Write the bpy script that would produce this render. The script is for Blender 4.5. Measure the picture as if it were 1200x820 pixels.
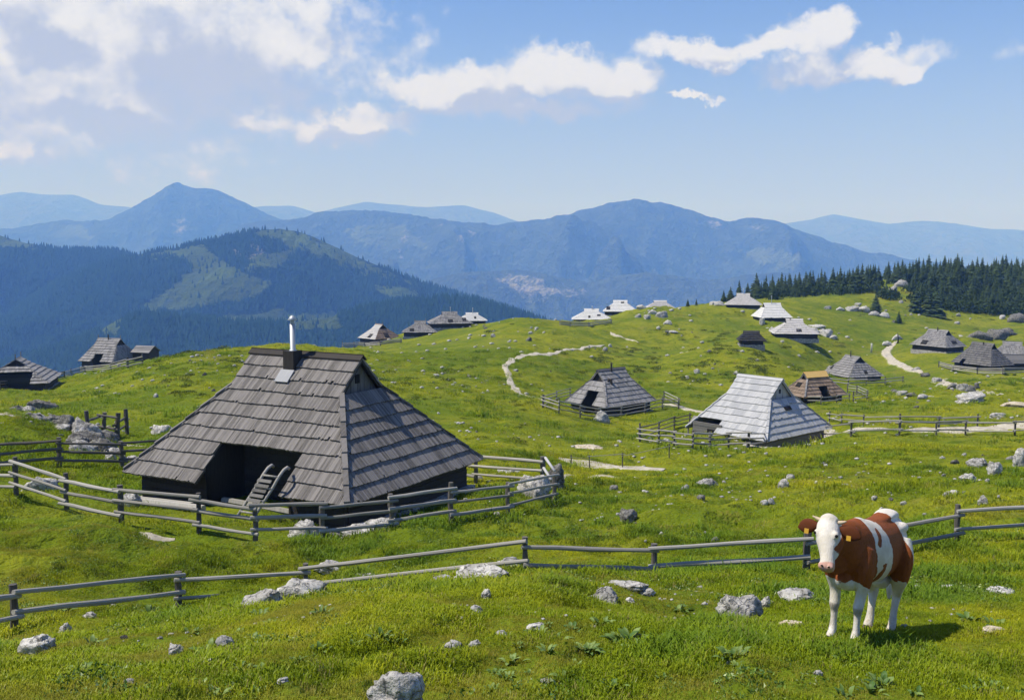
import bpy, bmesh, math, random
import numpy as np
from mathutils import Vector, Matrix
rad = math.radians
random.seed(7)
rng = np.random.default_rng(7)
for o in list(bpy.data.objects):
    bpy.data.objects.remove(o)
scene = bpy.context.scene
COL = scene.collection

# ------------------------------------------------------------------ camera
F = 1200.0
HORIZON = 290.0
PITCH = math.atan((410 - HORIZON) / F)
cam_d = bpy.data.cameras.new("camera")
cam = bpy.data.objects.new("camera", cam_d)
COL.objects.link(cam)
cam_d.sensor_width = 36
cam_d.lens = 36.0
cam_d.clip_start = 0.2
cam_d.clip_end = 200000
cam.rotation_euler = (math.pi / 2 - PITCH, 0, 0)
scene.camera = cam

# ------------------------------------------------------------------ light
SUN = Vector((-0.505, -0.01, 0.863)).normalized()      # towards the sun
sun_d = bpy.data.lights.new("sun", 'SUN')
sun_d.energy = 4.6
sun_d.angle = rad(0.53)
sun_d.color = (1.0, 0.965, 0.92)
sun_o = bpy.data.objects.new("sun", sun_d)
COL.objects.link(sun_o)
sun_o.rotation_euler = (-SUN).to_track_quat('-Z', 'Y').to_euler()
scene.view_settings.view_transform = 'Standard'
scene.view_settings.look = 'None'
scene.view_settings.gamma = 1
scene.view_settings.use_curve_mapping = False
scene.view_settings.exposure = 0.30
scene.cycles.use_denoising = True
scene.cycles.volume_bounces = 2
scene.cycles.max_bounces = 6
scene.cycles.transparent_max_bounces = 8


class G:
    """A small wrapper for building shader nodes."""
    def __init__(s, nt):
        s.nt = nt

    def n(s, t, **kw):
        nd = s.nt.nodes.new(t)
        for k, v in kw.items():
            setattr(nd, k, v)
        return nd

    def link(s, a, b):
        s.nt.links.new(a, b)

    def put(s, sock, v):
        if isinstance(v, bpy.types.NodeSocket):
            s.link(v, sock)
        elif v is not None:
            sock.default_value = v

    def m(s, op, a, b=None, c=None, clamp=False):
        nd = s.n('ShaderNodeMath', operation=op, use_clamp=clamp)
        for i, v in enumerate((a, b, c)):
            s.put(nd.inputs[i], v)
        return nd.outputs[0]

    def v(s, op, a, b=None):
        nd = s.n('ShaderNodeVectorMath', operation=op)
        s.put(nd.inputs[0], a)
        if op == 'SCALE':
            s.put(nd.inputs[3], b)
        else:
            s.put(nd.inputs[1], b)
        return nd.outputs['Value'] if op in ('LENGTH', 'DOT_PRODUCT', 'DISTANCE') else nd.outputs['Vector']

    def ss(s, x, lo, hi, a=0.0, b=1.0):
        nd = s.n('ShaderNodeMapRange', interpolation_type='SMOOTHSTEP')
        s.put(nd.inputs[0], x)
        for i, q in enumerate((lo, hi, a, b)):
            nd.inputs[i + 1].default_value = q
        return nd.outputs[0]

    def noise(s, vec, scale, detail=3, rough=0.55, col=False, dist=0.0):
        nd = s.n('ShaderNodeTexNoise')
        if vec is not None:
            s.link(vec, nd.inputs['Vector'])
        nd.inputs['Scale'].default_value = scale
        nd.inputs['Detail'].default_value = detail
        nd.inputs['Roughness'].default_value = rough
        nd.inputs['Distortion'].default_value = dist
        return nd.outputs['Color' if col else 'Fac']

    def mix(s, f, a, b, blend='MIX'):
        nd = s.n('ShaderNodeMix', data_type='RGBA', blend_type=blend)
        s.put(nd.inputs[0], f)
        for i, q in ((6, a), (7, b)):
            if isinstance(q, tuple) and len(q) == 3:
                q = (*q, 1.0)
            s.put(nd.inputs[i], q)
        return nd.outputs[2]

    def bump(s, h, strength=0.5, dist=0.05):
        nd = s.n('ShaderNodeBump')
        nd.inputs['Strength'].default_value = strength
        nd.inputs['Distance'].default_value = dist
        s.link(h, nd.inputs['Height'])
        return nd.outputs[0]


# ------------------------------------------------------------------ sky
world = bpy.data.worlds.new("World")
scene.world = world
world.use_nodes = True
wn = world.node_tree
wn.nodes.clear()
g = G(wn)
w_out = g.n('ShaderNodeOutputWorld')
w_bg = g.n('ShaderNodeBackground')
w_bg.inputs['Strength'].default_value = 0.105
g.link(w_bg.outputs[0], w_out.inputs[0])
sky = g.n('ShaderNodeTexSky', sky_type='NISHITA')
sky.sun_disc = False
sky.sun_elevation = rad(59.6)
sky.sun_rotation = rad(-91)
sky.altitude = 1600
sky.air_density = 1.0
sky.dust_density = 0.15
sky.ozone_density = 2.0

# cumulus: centre and radii of each heap as the angles it has in the sky (from pixels at 1200 px per radian)
HEAPS = [(170, 60, 300, 130), (40, 60, 200, 130), (60, 115, 170, 80), (245, 95, 170, 80), (345, 72, 80, 46), (160, 120, 120, 70), (190, -10, 170, 60), (20, 10, 110, 60),
         (45, 176, 75, 28), (645, 92, 85, 36), (560, 112, 100, 34), (500, 118, 90, 26), (715, 108, 55, 26), (665, 78, 38, 24),
         (400, 152, 110, 22), (290, 150, 60, 15), (820, 63, 85, 20), (905, 58, 60, 22), (955, 42, 26, 26), (985, 90, 95, 24),
         (1015, 80, 40, 22), (1052, 98, 36, 14), (800, 122, 40, 6), (600, 135, 160, 20),
         (-160, 60, 190, 110), (-420, -40, 240, 110), (-700, 90, 220, 60), (1420, 60, 160, 40), (1700, 120, 220, 50), (700, -330, 260, 90),
         (200, -420, 300, 110), (1300, -300, 240, 80)]


def ang(u, v):
    return math.atan((u - 600) / F), math.atan((HORIZON - v) / F * math.cos(math.atan((u - 600) / F)))


grp = bpy.data.node_groups.new("cumulus", 'ShaderNodeTree')
grp.interface.new_socket("Vector", in_out='INPUT', socket_type='NodeSocketVector')
grp.interface.new_socket("Density", in_out='OUTPUT', socket_type='NodeSocketFloat')
h = G(grp)
gi = h.n('NodeGroupInput')
go = h.n('NodeGroupOutput')
P0 = gi.outputs[0]
wa = h.v('SCALE', h.v('SUBTRACT', h.noise(P0, 9, 3, 0.5, True), (0.5, 0.5, 0.5)), 0.075)
wb = h.v('SCALE', h.v('SUBTRACT', h.noise(P0, 42, 5, 0.62, True), (0.5, 0.5, 0.5)), 0.040)
PW = h.v('ADD', P0, h.v('ADD', wa, wb))
dens = None
for (u, v_, ru, rv) in HEAPS:
    a, e = ang(u, v_)
    dlt = h.v('MULTIPLY', h.v('SUBTRACT', PW, (a, e, 0)), (F / ru, F / rv, 0))
    q = h.m('SUBTRACT', 1.0, h.v('LENGTH', dlt))
    dens = q if dens is None else h.m('SMOOTH_MAX', dens, q, 0.18)
bill = h.noise(P0, 30, 6, 0.62)
puff = h.m('ABSOLUTE', h.m('SUBTRACT', h.m('MULTIPLY', h.noise(P0, 19, 5, 0.55), 2.0), 1.0))
dens = h.m('ADD', dens, h.m('ADD', h.m('MULTIPLY', h.m('SUBTRACT', bill, 0.5), 0.7), h.m('MULTIPLY', h.m('SUBTRACT', puff, 0.16), 0.85)))
h.link(dens, go.inputs[0])

tc = g.n('ShaderNodeTexCoord')
sep = g.n('ShaderNodeSeparateXYZ')
g.link(tc.outputs['Generated'], sep.inputs[0])
AZ = g.m('ARCTAN2', sep.outputs[0], sep.outputs[1])
EL = g.m('ARCSINE', sep.outputs[2])
cmb = g.n('ShaderNodeCombineXYZ')
g.link(AZ, cmb.inputs[0])
g.link(EL, cmb.inputs[1])
PS = cmb.outputs[0]


def density(vec):
    nd = g.n('ShaderNodeGroup')
    nd.node_tree = grp
    g.link(vec, nd.inputs[0])
    return nd.outputs[0]


d0 = density(PS)
d1 = density(g.v('ADD', PS, (-0.012, 0.026, 0)))
under = g.ss(g.m('SUBTRACT', d0, d1), 0.25, -0.6, 0, 0.7)
alpha = g.m('ADD', g.m('MULTIPLY', g.ss(d0, -0.16, 0.42), g.m('SUBTRACT', 1.0, under)), g.m('MULTIPLY', g.ss(d0, -0.10, 0.85), under))
gw = g.v('ADD', PS, g.v('SCALE', g.v('SUBTRACT', g.noise(PS, 16, 4, 0.6, True), (0.5, 0.5, 0.5)), 0.09))
shade = None
for (u, v_, ru, rv) in [(240, 88, 95, 62), (75, 66, 55, 30), (150, 152, 150, 24), (590, 140, 190, 24), (700, 118, 80, 15), (330, 110, 80, 26), (900, 100, 90, 20), (820, 80, 80, 14), (985, 106, 90, 14), (640, 122, 110, 16), (560, 128, 80, 14), (60, 212, 90, 12), (400, 172, 120, 16), (-160, 120, 180, 60), (1420, 90, 150, 24)]:
    a, e = ang(u, v_)
    q = g.m('SUBTRACT', 1.0, g.v('LENGTH', g.v('MULTIPLY', g.v('SUBTRACT', gw, (a, e, 0)), (F / ru, F / rv, 0))))
    shade = q if shade is None else g.m('MAXIMUM', shade, q)
lit = g.m('ADD', g.m('MULTIPLY', g.m('SUBTRACT', d0, d1), 0.75), 0.58)
lit = g.m('ADD', lit, g.m('MULTIPLY', g.m('SUBTRACT', g.noise(PS, 22, 5, 0.62), 0.5), 1.1))
lit = g.m('SUBTRACT', lit, g.m('MULTIPLY', g.ss(shade, -0.15, 0.8), 0.85), clamp=True)
ccol = g.mix(g.ss(lit, 0.0, 0.95), (3.75, 4.05, 4.75), (6.75, 6.95, 7.3))
# a thin veil of haze cloud low in the sky, all round the horizon
veil = g.m('MULTIPLY', g.ss(EL, 0.24, 0.0), g.m('ADD', 0.55, g.m('MULTIPLY', g.noise(PS, 6, 4, 0.6), 0.5)), clamp=True)
skyc = g.mix(1.0, sky.outputs[0], (0.80, 0.84, 1.10), 'MULTIPLY')
skyc = g.mix(veil, skyc, (3.15, 3.5, 4.6))
skyc = g.mix(g.m('MULTIPLY', alpha, 0.97), skyc, ccol)
g.link(skyc, w_bg.inputs['Color'])

# ------------------------------------------------------------------ numbers


def pos(u, v, d):
    """World point at distance d (along y) on the line of sight through photo pixel (u, v)."""
    cx, cy = (u - 600) / F, (410 - v) / F
    c, s = math.cos(PITCH), math.sin(PITCH)
    y, z = c + s * cy, -s + c * cy
    return np.array([cx * d / y, d, z * d / y])


def sstep(a, b, x):
    t = np.clip((x - a) / (b - a), 0, 1)
    return t * t * (3 - 2 * t)


def _hash(ix, iy, iz, seed):
    n = (ix * 374761393 + iy * 668265263 + iz * 2147483647 + seed * 974634777) & 0xFFFFFFFF
    n = ((n ^ (n >> 13)) * 1274126177) & 0xFFFFFFFF
    return ((n ^ (n >> 16)) & 0xFFFF) / 32767.5 - 1.0


def vnoise(x, y, z=None, seed=0):
    """Smooth value noise in -1..1."""
    x, y = np.asarray(x, float), np.asarray(y, float)
    z = np.zeros_like(x) if z is None else np.asarray(z, float)
    ix, iy, iz = (np.floor(q).astype(np.int64) for q in (x, y, z))
    fx, fy, fz = x - ix, y - iy, z - iz
    fx, fy, fz = (q * q * q * (q * (q * 6 - 15) + 10) for q in (fx, fy, fz))
    r = 0
    for dx in (0, 1):
        for dy in (0, 1):
            for dz in (0, 1):
                w = (fx if dx else 1 - fx) * (fy if dy else 1 - fy) * (fz if dz else 1 - fz)
                r = r + w * _hash(ix + dx, iy + dy, iz + dz, seed)
    return r


def fbm(x, y, z=None, oct=4, seed=0, gain=0.5, ridge=False):
    r, a, f, tot = 0, 1.0, 1.0, 0
    for i in range(oct):
        q = vnoise(x * f, y * f, None if z is None else z * f, seed + i * 17)
        if ridge:
            q = 1 - 2 * np.abs(q)
        r, tot = r + a * q, tot + a
        a, f = a * gain, f * 2.03
    return r / tot


# ------------------------------------------------------------------ building helpers


def mesh_from(name, V, Fc, mat=None, smooth=False):
    me = bpy.data.meshes.new(name)
    V = np.asarray(V, np.float32).reshape(-1, 3)
    if isinstance(Fc, np.ndarray):
        k = Fc.shape[1]
        me.vertices.add(len(V))
        me.vertices.foreach_set('co', V.ravel())
        me.loops.add(Fc.size)
        me.loops.foreach_set('vertex_index', Fc.astype(np.int32).ravel())
        me.polygons.add(len(Fc))
        me.polygons.foreach_set('loop_start', np.arange(0, Fc.size, k, dtype=np.int32))
        me.update(calc_edges=True)
    else:
        me.from_pydata(V.tolist(), [], Fc)
        me.update()
    if smooth:
        me.polygons.foreach_set('use_smooth', np.ones(len(me.polygons), bool))
    if mat:
        me.materials.append(mat)
    return me


def link(name, me, parent=None, loc=(0, 0, 0)):
    o = bpy.data.objects.new(name, me)
    COL.objects.link(o)
    o.location = loc
    if parent:
        o.parent = parent
    return o


def tag(o, label=None, cat=None, group=None, kind=None):
    if label:
        o['label'] = label
    if cat:
        o['category'] = cat
    if group:
        o['group'] = group
    if kind:
        o['kind'] = kind
    return o


def thing(name, label, cat, loc, rotz=0.0, group=None):
    o = bpy.data.objects.new(name, None)
    o.empty_display_size = 0.2
    COL.objects.link(o)
    o.location = loc
    o.rotation_euler = (0, 0, rotz)
    return tag(o, label, cat, group)


class MB:
    """Collects boxes, prisms and tubes into one mesh."""
    def __init__(s):
        s.V, s.F = [], []

    def add(s, V, Fc):
        b = len(s.V)
        s.V += [tuple(v) for v in V]
        s.F += [tuple(i + b for i in f) for f in Fc]

    def hexa(s, lo, hi):
        """lo, hi: four points each, same winding."""
        s.add(list(lo) + list(hi), [(3, 2, 1, 0), (4, 5, 6, 7), (0, 1, 5, 4), (1, 2, 6, 5), (2, 3, 7, 6), (3, 0, 4, 7)])

    def box(s, c, size, rz=0.0, tilt=None):
        M = Matrix.Rotation(rz, 3, 'Z')
        if tilt is not None:
            M = M @ tilt
        hx, hy, hz = (q / 2 for q in size)
        f = lambda x, y, z: tuple(Vector(c) + M @ Vector((x, y, z)))
        s.hexa([f(-hx, -hy, -hz), f(hx, -hy, -hz), f(hx, hy, -hz), f(-hx, hy, -hz)],
               [f(-hx, -hy, hz), f(hx, -hy, hz), f(hx, hy, hz), f(-hx, hy, hz)])

    def tube(s, P, Rr, n=8, cap=True):
        P = [Vector(p) for p in P]
        rings = []
        up0 = None
        for i, p in enumerate(P):
            t = (P[min(i + 1, len(P) - 1)] - P[max(i - 1, 0)]).normalized()
            if up0 is None:
                up0 = Vector((0, 0, 1)) if abs(t.z) < 0.9 else Vector((1, 0, 0))
            sx = t.cross(up0).normalized()
            up0 = sx.cross(t).normalized()
            r = Rr[i] if hasattr(Rr, '__len__') else Rr
            ra, rb = r if hasattr(r, '__len__') else (r, r)
            rings.append([tuple(p + sx * (ra * math.cos(k * 2 * math.pi / n)) + up0 * (rb * math.sin(k * 2 * math.pi / n))) for k in range(n)])
        V = [q for r in rings for q in r]
        Fc = []
        for i in range(len(P) - 1):
            for k in range(n):
                a, b = i * n + k, i * n + (k + 1) % n
                Fc.append((a, b, b + n, a + n))
        if cap:
            Fc.append(tuple(range(n - 1, -1, -1)))
            Fc.append(tuple(range((len(P) - 1) * n, len(P) * n)))
        s.add(V, Fc)

    def build(s, name, mat, parent=None, smooth=False, loc=(0, 0, 0)):
        return link(name, mesh_from(name, s.V, s.F, mat, smooth), parent, loc)


def material(name):
    m = bpy.data.materials.new(name)
    m.use_nodes = True
    nt = m.node_tree
    bs = nt.nodes['Principled BSDF']
    bs.inputs['Roughness'].default_value = 0.85
    bs.inputs['Specular IOR Level'].default_value = 0.25
    return m, G(nt), bs
# ------------------------------------------------------------------ huts: eave centre (x, y, z), turn, half sizes, ridge half length, roof height, gable foot
MAIN_C = (-8.084, 39.909, -8.561)
HUTS = {
    'main': (*MAIN_C, -0.513, 5.40, 4.343, 2.772, 4.376, 0.713),
    'B': (10.80, 111.0, -16.68, 0.712, 3.85, 3.13, 2.12, 3.46, 0.67),
    'C': (20.26, 82.99, -14.71, -0.853, 3.91, 4.55, 2.16, 4.14, 0.64),
    'D': (38.08, 127.94, -18.35, 0.429, 3.35, 2.23, 1.72, 2.73, 0.70),
    'E': (70.26, 209.92, -26.06, -1.224, 4.50, 4.30, 2.33, 3.80, 0.70),
    'F': (98.12, 234.86, -22.42, -1.045, 4.96, 3.50, 2.69, 3.53, 0.71),
    'G': (94.28, 204.02, -23.09, -1.105, 4.71, 3.30, 2.57, 4.05, 0.76),
    'H': (117.8, 240.0, -25.1, -0.469, 4.1, 3.45, 2.10, 3.0, 0.70),
    'I': (70.30, 311.38, -17.20, -0.231, 5.40, 4.06, 1.99, 3.25, 0.70),
    'J': (71.69, 282.31, -19.02, 0.081, 4.35, 4.50, 2.38, 3.70, 0.70),
    'K': (66.13, 239.35, -19.83, -0.125, 5.19, 4.46, 1.94, 3.14, 0.70),
    'L': (41.88, 178.53, -16.10, -0.128, 2.32, 2.15, 1.38, 1.48, 0.70),
    'M': (22.97, 295.50, -20.48, -0.078, 5.55, 4.00, 2.13, 2.79, 0.70),
    'N': (34.10, 322.40, -19.87, -0.105, 5.26, 4.05, 2.22, 3.25, 0.70),
    'O': (45.2, 312.2, -18.45, -0.037, 4.61, 3.44, 1.97, 2.28, 0.70),
    'P': (-35.59, 273.9, -24.07, -0.766, 3.77, 4.37, 1.52, 3.55, 0.70),
    'Q': (-23.8, 264.7, -21.65, 0.042, 4.50, 3.32, 1.46, 2.69, 0.70),
    'R': (-16.4, 268.4, -19.63, 0.188, 5.60, 4.02, 2.01, 2.82, 0.70),
    'S': (-11.1, 283.4, -20.07, 0.086, 4.06, 2.91, 1.71, 2.01, 0.70),
    'T': (-77.75, 197.00, -21.52, -0.298, 3.87, 4.28, 2.59, 4.01, 0.70),
    'U': (-66.30, 136.68, -17.66, -1.311, 5.39, 4.46, 1.80, 2.85, 0.69),
}
EAVE = 1.15

# ------------------------------------------------------------------ the ground: surveyed heights, interpolated
SURVEY = {
    -350: [(820, 8.5), (775, 12), (740, 18.6), (660, 26), (596, 35), (555, 45), (515, 62), (478, 90), (459, 137), (470, 190), (505, 260), (630, 420), (760, 700)],
    0: [(822, 8.5), (778, 12.2), (744, 18.6), (662, 26), (589, 35), (541, 45), (492, 50), (489, 60), (480, 75), (458, 130), (456, 152), (480, 220), (620, 420), (760, 700)],
    120: [(820, 8.5), (765, 12.0), (722, 20), (640, 28), (612, 32), (545, 45), (520, 52), (508, 58), (465, 100), (440, 150), (430, 190), (450, 250), (600, 420), (760, 700)],
    200: [(820, 8.5), (762, 12), (716, 23.5), (650, 29), (601, 36), (550, 46), (500, 62), (450, 95), (420, 125), (424, 170), (450, 230), (600, 420), (760, 700)],
    260: [(820, 8.5), (758, 11.5), (702, 23.5), (631, 30.5), (500, 62), (450, 92), (411, 135), (416, 170), (440, 230), (590, 420), (760, 700)],
    350: [(820, 8.5), (762, 11.5), (716, 14.5), (704, 17.2), (698, 25), (637, 30.8), (480, 75), (440, 110), (406, 155), (412, 220), (470, 300), (590, 420), (760, 700)],
    440: [(820, 8.5), (755, 11.5), (705, 15), (694, 18), (685, 24), (628, 32), (560, 46), (500, 66), (470, 82), (434, 130), (415, 190), (408, 235), (403, 274), (402, 290), (450, 400), (760, 700)],
    540: [(820, 8.5), (750, 11.7), (694, 15.5), (685, 18.2), (674, 22.5), (617, 34), (575, 44), (530, 56), (500, 70), (470, 92), (432, 135), (406, 200), (392, 245), (384, 268), (382, 290), (430, 400), (760, 700)],
    600: [(820, 8.5), (745, 11.8), (694, 15.5), (682, 18), (672, 22), (605, 36.5), (560, 47), (530, 58), (500, 72), (470, 98), (430, 140), (400, 190), (375, 250), (385, 320), (460, 480), (760, 700)],
    648: [(820, 8.5), (742, 12), (696, 16), (674, 21.8), (590, 40), (560, 50), (530, 62), (500, 80), (470, 104), (430, 150), (400, 205), (379, 280), (390, 350), (460, 480), (760, 700)],
    769: [(820, 8.5), (742, 12), (702, 17), (686, 22), (620, 33), (577, 45), (547, 58), (520, 72), (488, 105), (450, 150), (420, 200), (390, 250), (364, 290), (362, 320), (372, 370), (460, 500), (760, 700)],
    870: [(820, 8.5), (750, 11), (705, 16), (675, 22), (610, 35), (570, 46), (545, 57), (518, 76), (490, 100), (450, 150), (404, 180), (396, 238), (376, 282), (361, 311), (354, 345), (355, 400), (480, 560), (760, 700)],
    985: [(820, 8.5), (753, 10.5), (741, 11.4), (705, 15.2), (665, 21.6), (602, 35), (560, 46.5), (531, 59), (509, 74), (490, 92), (470, 127), (447, 205), (420, 240), (395, 270), (380, 300), (356, 345), (338, 430), (350, 500), (480, 620), (760, 800)],
    1131: [(820, 8.5), (755, 10.8), (702, 15.2), (637, 23.5), (580, 37), (545, 48), (510, 70), (496, 80), (468, 110), (450, 150), (436, 200), (410, 236), (392, 290), (377, 345), (345, 400), (319, 460), (335, 520), (480, 640), (760, 800)],
    1210: [(820, 8.5), (755, 10.8), (700, 15.2), (634, 23.5), (575, 38), (540, 50), (508, 70), (494, 80), (466, 110), (450, 150), (433, 205), (415, 245), (398, 290), (378, 345), (345, 400), (322, 460), (335, 520), (480, 640), (760, 800)],
    1560: [(820, 8.5), (700, 15.2), (630, 23.5), (570, 38), (505, 70), (460, 110), (425, 205), (398, 290), (370, 345), (335, 400), (310, 460), (330, 540), (480, 700), (760, 900)],
}
pts = []
for u, rows in SURVEY.items():
    for (v, d) in rows:
        pts.append(pos(u, v, d))
for k, (x, y, z, yaw, a, b, r, H, kk) in HUTS.items():
    pts.append(np.array([x, y, z - EAVE]))
    if k in ('main', 'B', 'C', 'U'):
        for sx, sy in ((1, 1), (1, -1), (-1, 1), (-1, -1)):
            pts.append(np.array([x + math.cos(yaw) * a * sx - math.sin(yaw) * b * sy, y + math.sin(yaw) * a * sx + math.cos(yaw) * b * sy, z - EAVE]))
pts = np.array(pts)
YMIN = 7.0
KQ = 2.2


def to_qt(x, y):
    yc = np.maximum(y, YMIN)
    return np.stack([KQ * x / yc, np.log(yc)], -1)


def tps(r2):
    return np.where(r2 > 1e-12, 0.5 * r2 * np.log(np.maximum(r2, 1e-12)), 0)


PQ = to_qt(pts[:, 0], pts[:, 1])
PW_ = pts[:, 2] / pts[:, 1]
n = len(PQ)
A = np.zeros((n + 3, n + 3))
A[:n, :n] = tps(((PQ[:, None] - PQ[None]) ** 2).sum(-1)) + 2e-4 * np.eye(n)
A[:n, n] = 1
A[:n, n + 1:] = PQ
A[n:, :n] = A[:n, n:].T
sol = np.linalg.solve(A, np.concatenate([PW_, np.zeros(3)]))

ROWS = np.concatenate([[-40, -25, -14, -7, -2, 1, 3, 4.5, 5.5, 6.3], np.exp(np.linspace(math.log(7), math.log(60), 300)),
                       np.exp(np.linspace(math.log(60), math.log(600), 331))[1:], np.exp(np.linspace(math.log(600), math.log(1500), 26))[1:]])
QS = np.concatenate([np.linspace(-2.2, -0.7, 40)[:-1], np.linspace(-0.7, 0.7, 470), np.linspace(0.7, 2.2, 40)[1:]])
QG, YG = np.meshgrid(QS, ROWS)
YC = np.maximum(YG, YMIN)
XG = QG * YC
qt = np.stack([KQ * np.clip(QG, -0.85, 0.85), np.log(np.clip(YC, YMIN, 760))], -1).reshape(-1, 2)
W = np.zeros(len(qt))
for i0 in range(0, len(qt), 20000):
    c = qt[i0:i0 + 20000]
    W[i0:i0 + 20000] = tps(((c[:, None] - PQ[None]) ** 2).sum(-1)) @ sol[:n] + sol[n] + c @ sol[n + 1:]
W = W.reshape(QG.shape)
ZG = W * np.minimum(YC, 760)
ZG = np.where(YG < YMIN, ZG + np.minimum((YMIN - YG) * 0.24, 4.0), ZG)
ZG -= np.maximum(YG - 760, 0) * 0.75
# hummocks and tussocks
flat = np.ones_like(XG)
for k, hv in HUTS.items():
    flat *= 0.12 + 0.88 * sstep(hv[4] + 0.5, hv[4] + 7, np.hypot(XG - hv[0], YG - hv[1]))
rel = 0.045 * fbm(XG * 1.1, YG * 1.1, oct=3, seed=3)
rel += 0.26 * fbm(XG / 3.4, YG / 3.0, oct=3, seed=5) * sstep(5, 13, YG)
rel += 0.16 * fbm(XG / 0.8, YG / 0.8, oct=2, seed=35, ridge=True) * sstep(-0.1, 0.4, fbm(XG / 5, YG / 5, oct=2, seed=36))
rel += 0.42 * fbm(XG / 13, YG / 13, oct=3, seed=8) * sstep(28, 70, YG)
rel += 0.9 * fbm(XG / 42, YG / 42, oct=4, seed=11) * sstep(90, 200, YG)
rel += 0.45 * fbm(XG / 2.6, YG / 1.5, oct=2, seed=15, ridge=True) * sstep(9, 30, YG) * sstep(-0.1, 0.5, fbm(XG / 16, YG / 16, oct=2, seed=19))
rel += 0.9 * fbm(XG / 6.0, YG / 4.0, oct=3, seed=25, ridge=True) * sstep(60, 130, YG) * sstep(-0.2, 0.5, fbm(XG / 30, YG / 30, oct=2, seed=29))
flat *= 1 - 0.7 * sstep(140, 180, YG) * sstep(-0.17, -0.12, QG) * sstep(0.02, -0.02, QG)
flat *= 1 - 0.72 * sstep(13.5, 15.5, YG) * sstep(26, 23, YG) * sstep(0.06, 0.0, QG)
near_cow = 0.25 + 0.75 * sstep(0.6, 2.0, np.hypot(XG - 3.8, YG - 11))
ZG += rel * flat * near_cow


def ground_z(x, y):
    x, y = np.asarray(x, float), np.asarray(y, float)
    q = x / np.maximum(y, YMIN)
    i = np.clip(np.searchsorted(ROWS, y) - 1, 0, len(ROWS) - 2)
    j = np.clip(np.searchsorted(QS, q) - 1, 0, len(QS) - 2)
    fy = np.clip((y - ROWS[i]) / (ROWS[i + 1] - ROWS[i]), 0, 1)
    fq = np.clip((q - QS[j]) / (QS[j + 1] - QS[j]), 0, 1)
    return (ZG[i, j] * (1 - fq) + ZG[i, j + 1] * fq) * (1 - fy) + (ZG[i + 1, j] * (1 - fq) + ZG[i + 1, j + 1] * fq) * fy


_ts = np.exp(np.linspace(math.log(7.2), math.log(700), 2600))


def hit(u, v, dmin=7.2):
    """Where the line of sight through photo pixel (u, v) meets the ground."""
    d = pos(u, v, 1.0)
    ts = _ts[_ts >= dmin]
    g_ = ground_z(d[0] * ts, ts) - d[2] * ts
    k = np.argmax(g_ > 0) if (g_ > 0).any() else len(ts) - 1
    if k > 0 and g_[k] > 0:
        t = ts[k - 1] + (ts[k] - ts[k - 1]) * (-g_[k - 1]) / max(g_[k] - g_[k - 1], 1e-9)
    else:
        m_ = ts < 420
        t = ts[m_][np.argmax(g_[m_] / ts[m_])]
    return Vector((d[0] * t, t, float(ground_z(d[0] * t, t))))


def on_ground(u, d):
    """Ground point in the vertical plane of photo column u at distance d."""
    x = (u - 600) / F * d / math.cos(PITCH) * 1.0
    return Vector((x, d, float(ground_z(x, d))))


def slope_at(x, y, e=0.4):
    return Vector((float(ground_z(x - e, y) - ground_z(x + e, y)) / (2 * e), float(ground_z(x, y - e) - ground_z(x, y + e)) / (2 * e), 1)).normalized()


# ------------------------------------------------------------------ materials


def grass_color(g, vec):
    big = g.noise(vec, 0.035, 4, 0.6)
    mid = g.noise(vec, 0.22, 4, 0.62)
    fine = g.noise(vec, 1.3, 4, 0.65)
    tiny = g.noise(vec, 7.0, 3, 0.6)
    f = g.m('ADD', g.m('MULTIPLY', big, 0.55), g.m('MULTIPLY', mid, 0.45))
    c = g.mix(g.ss(f, 0.40, 0.60), (0.115, 0.160, 0.010), (0.222, 0.236, 0.016))
    c = g.mix(g.ss(fine, 0.52, 0.72, 0, 0.75), c, (0.052, 0.092, 0.008))
    pat = g.noise(vec, 0.42, 5, 0.68)
    c = g.mix(g.ss(pat, 0.53, 0.68, 0, 0.7), c, (0.055, 0.095, 0.008))
    wide = g.noise(vec, 0.09, 5, 0.7)
    c = g.mix(g.ss(wide, 0.56, 0.70, 0, 0.6), c, (0.21, 0.185, 0.035))
    dry = g.m('MULTIPLY', g.ss(g.noise(vec, 0.5, 4, 0.7), 0.56, 0.72), g.ss(tiny, 0.35, 0.65))
    c = g.mix(g.m('MULTIPLY', dry, 0.55), c, (0.26, 0.205, 0.055))
    c = g.mix(g.ss(tiny, 0.5, 0.8, 0, 0.35), c, (0.045, 0.075, 0.006))
    return c, fine, tiny


M_ground, g, bs = material("meadow")
geo = g.n('ShaderNodeNewGeometry')
c, fine, tiny = grass_color(g, geo.outputs['Position'])
micro = g.noise(geo.outputs['Position'], 24, 3, 0.7)
c = g.mix(g.ss(micro, 0.45, 0.75, 0, 0.45), c, (0.05, 0.07, 0.008))
stony = g.m('MULTIPLY', g.ss(g.noise(geo.outputs['Position'], 0.09, 3, 0.6), 0.56, 0.66), g.ss(g.noise(geo.outputs['Position'], 0.9, 4, 0.75), 0.60, 0.68))
c = g.mix(g.m('MULTIPLY', stony, 0.55), c, (0.30, 0.29, 0.24))
g.link(c, bs.inputs['Base Color'])
bs.inputs['Roughness'].default_value = 1
bs.inputs['Specular IOR Level'].default_value = 0.05
hh = g.m('ADD', g.m('ADD', g.m('MULTIPLY', g.noise(geo.outputs['Position'], 0.42, 5, 0.72), 3.0), g.m('MULTIPLY', fine, 0.9)), g.m('ADD', g.m('MULTIPLY', tiny, 0.30), g.m('MULTIPLY', micro, 0.14)))
g.link(g.bump(hh, 0.9, 0.28), bs.inputs['Normal'])

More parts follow.
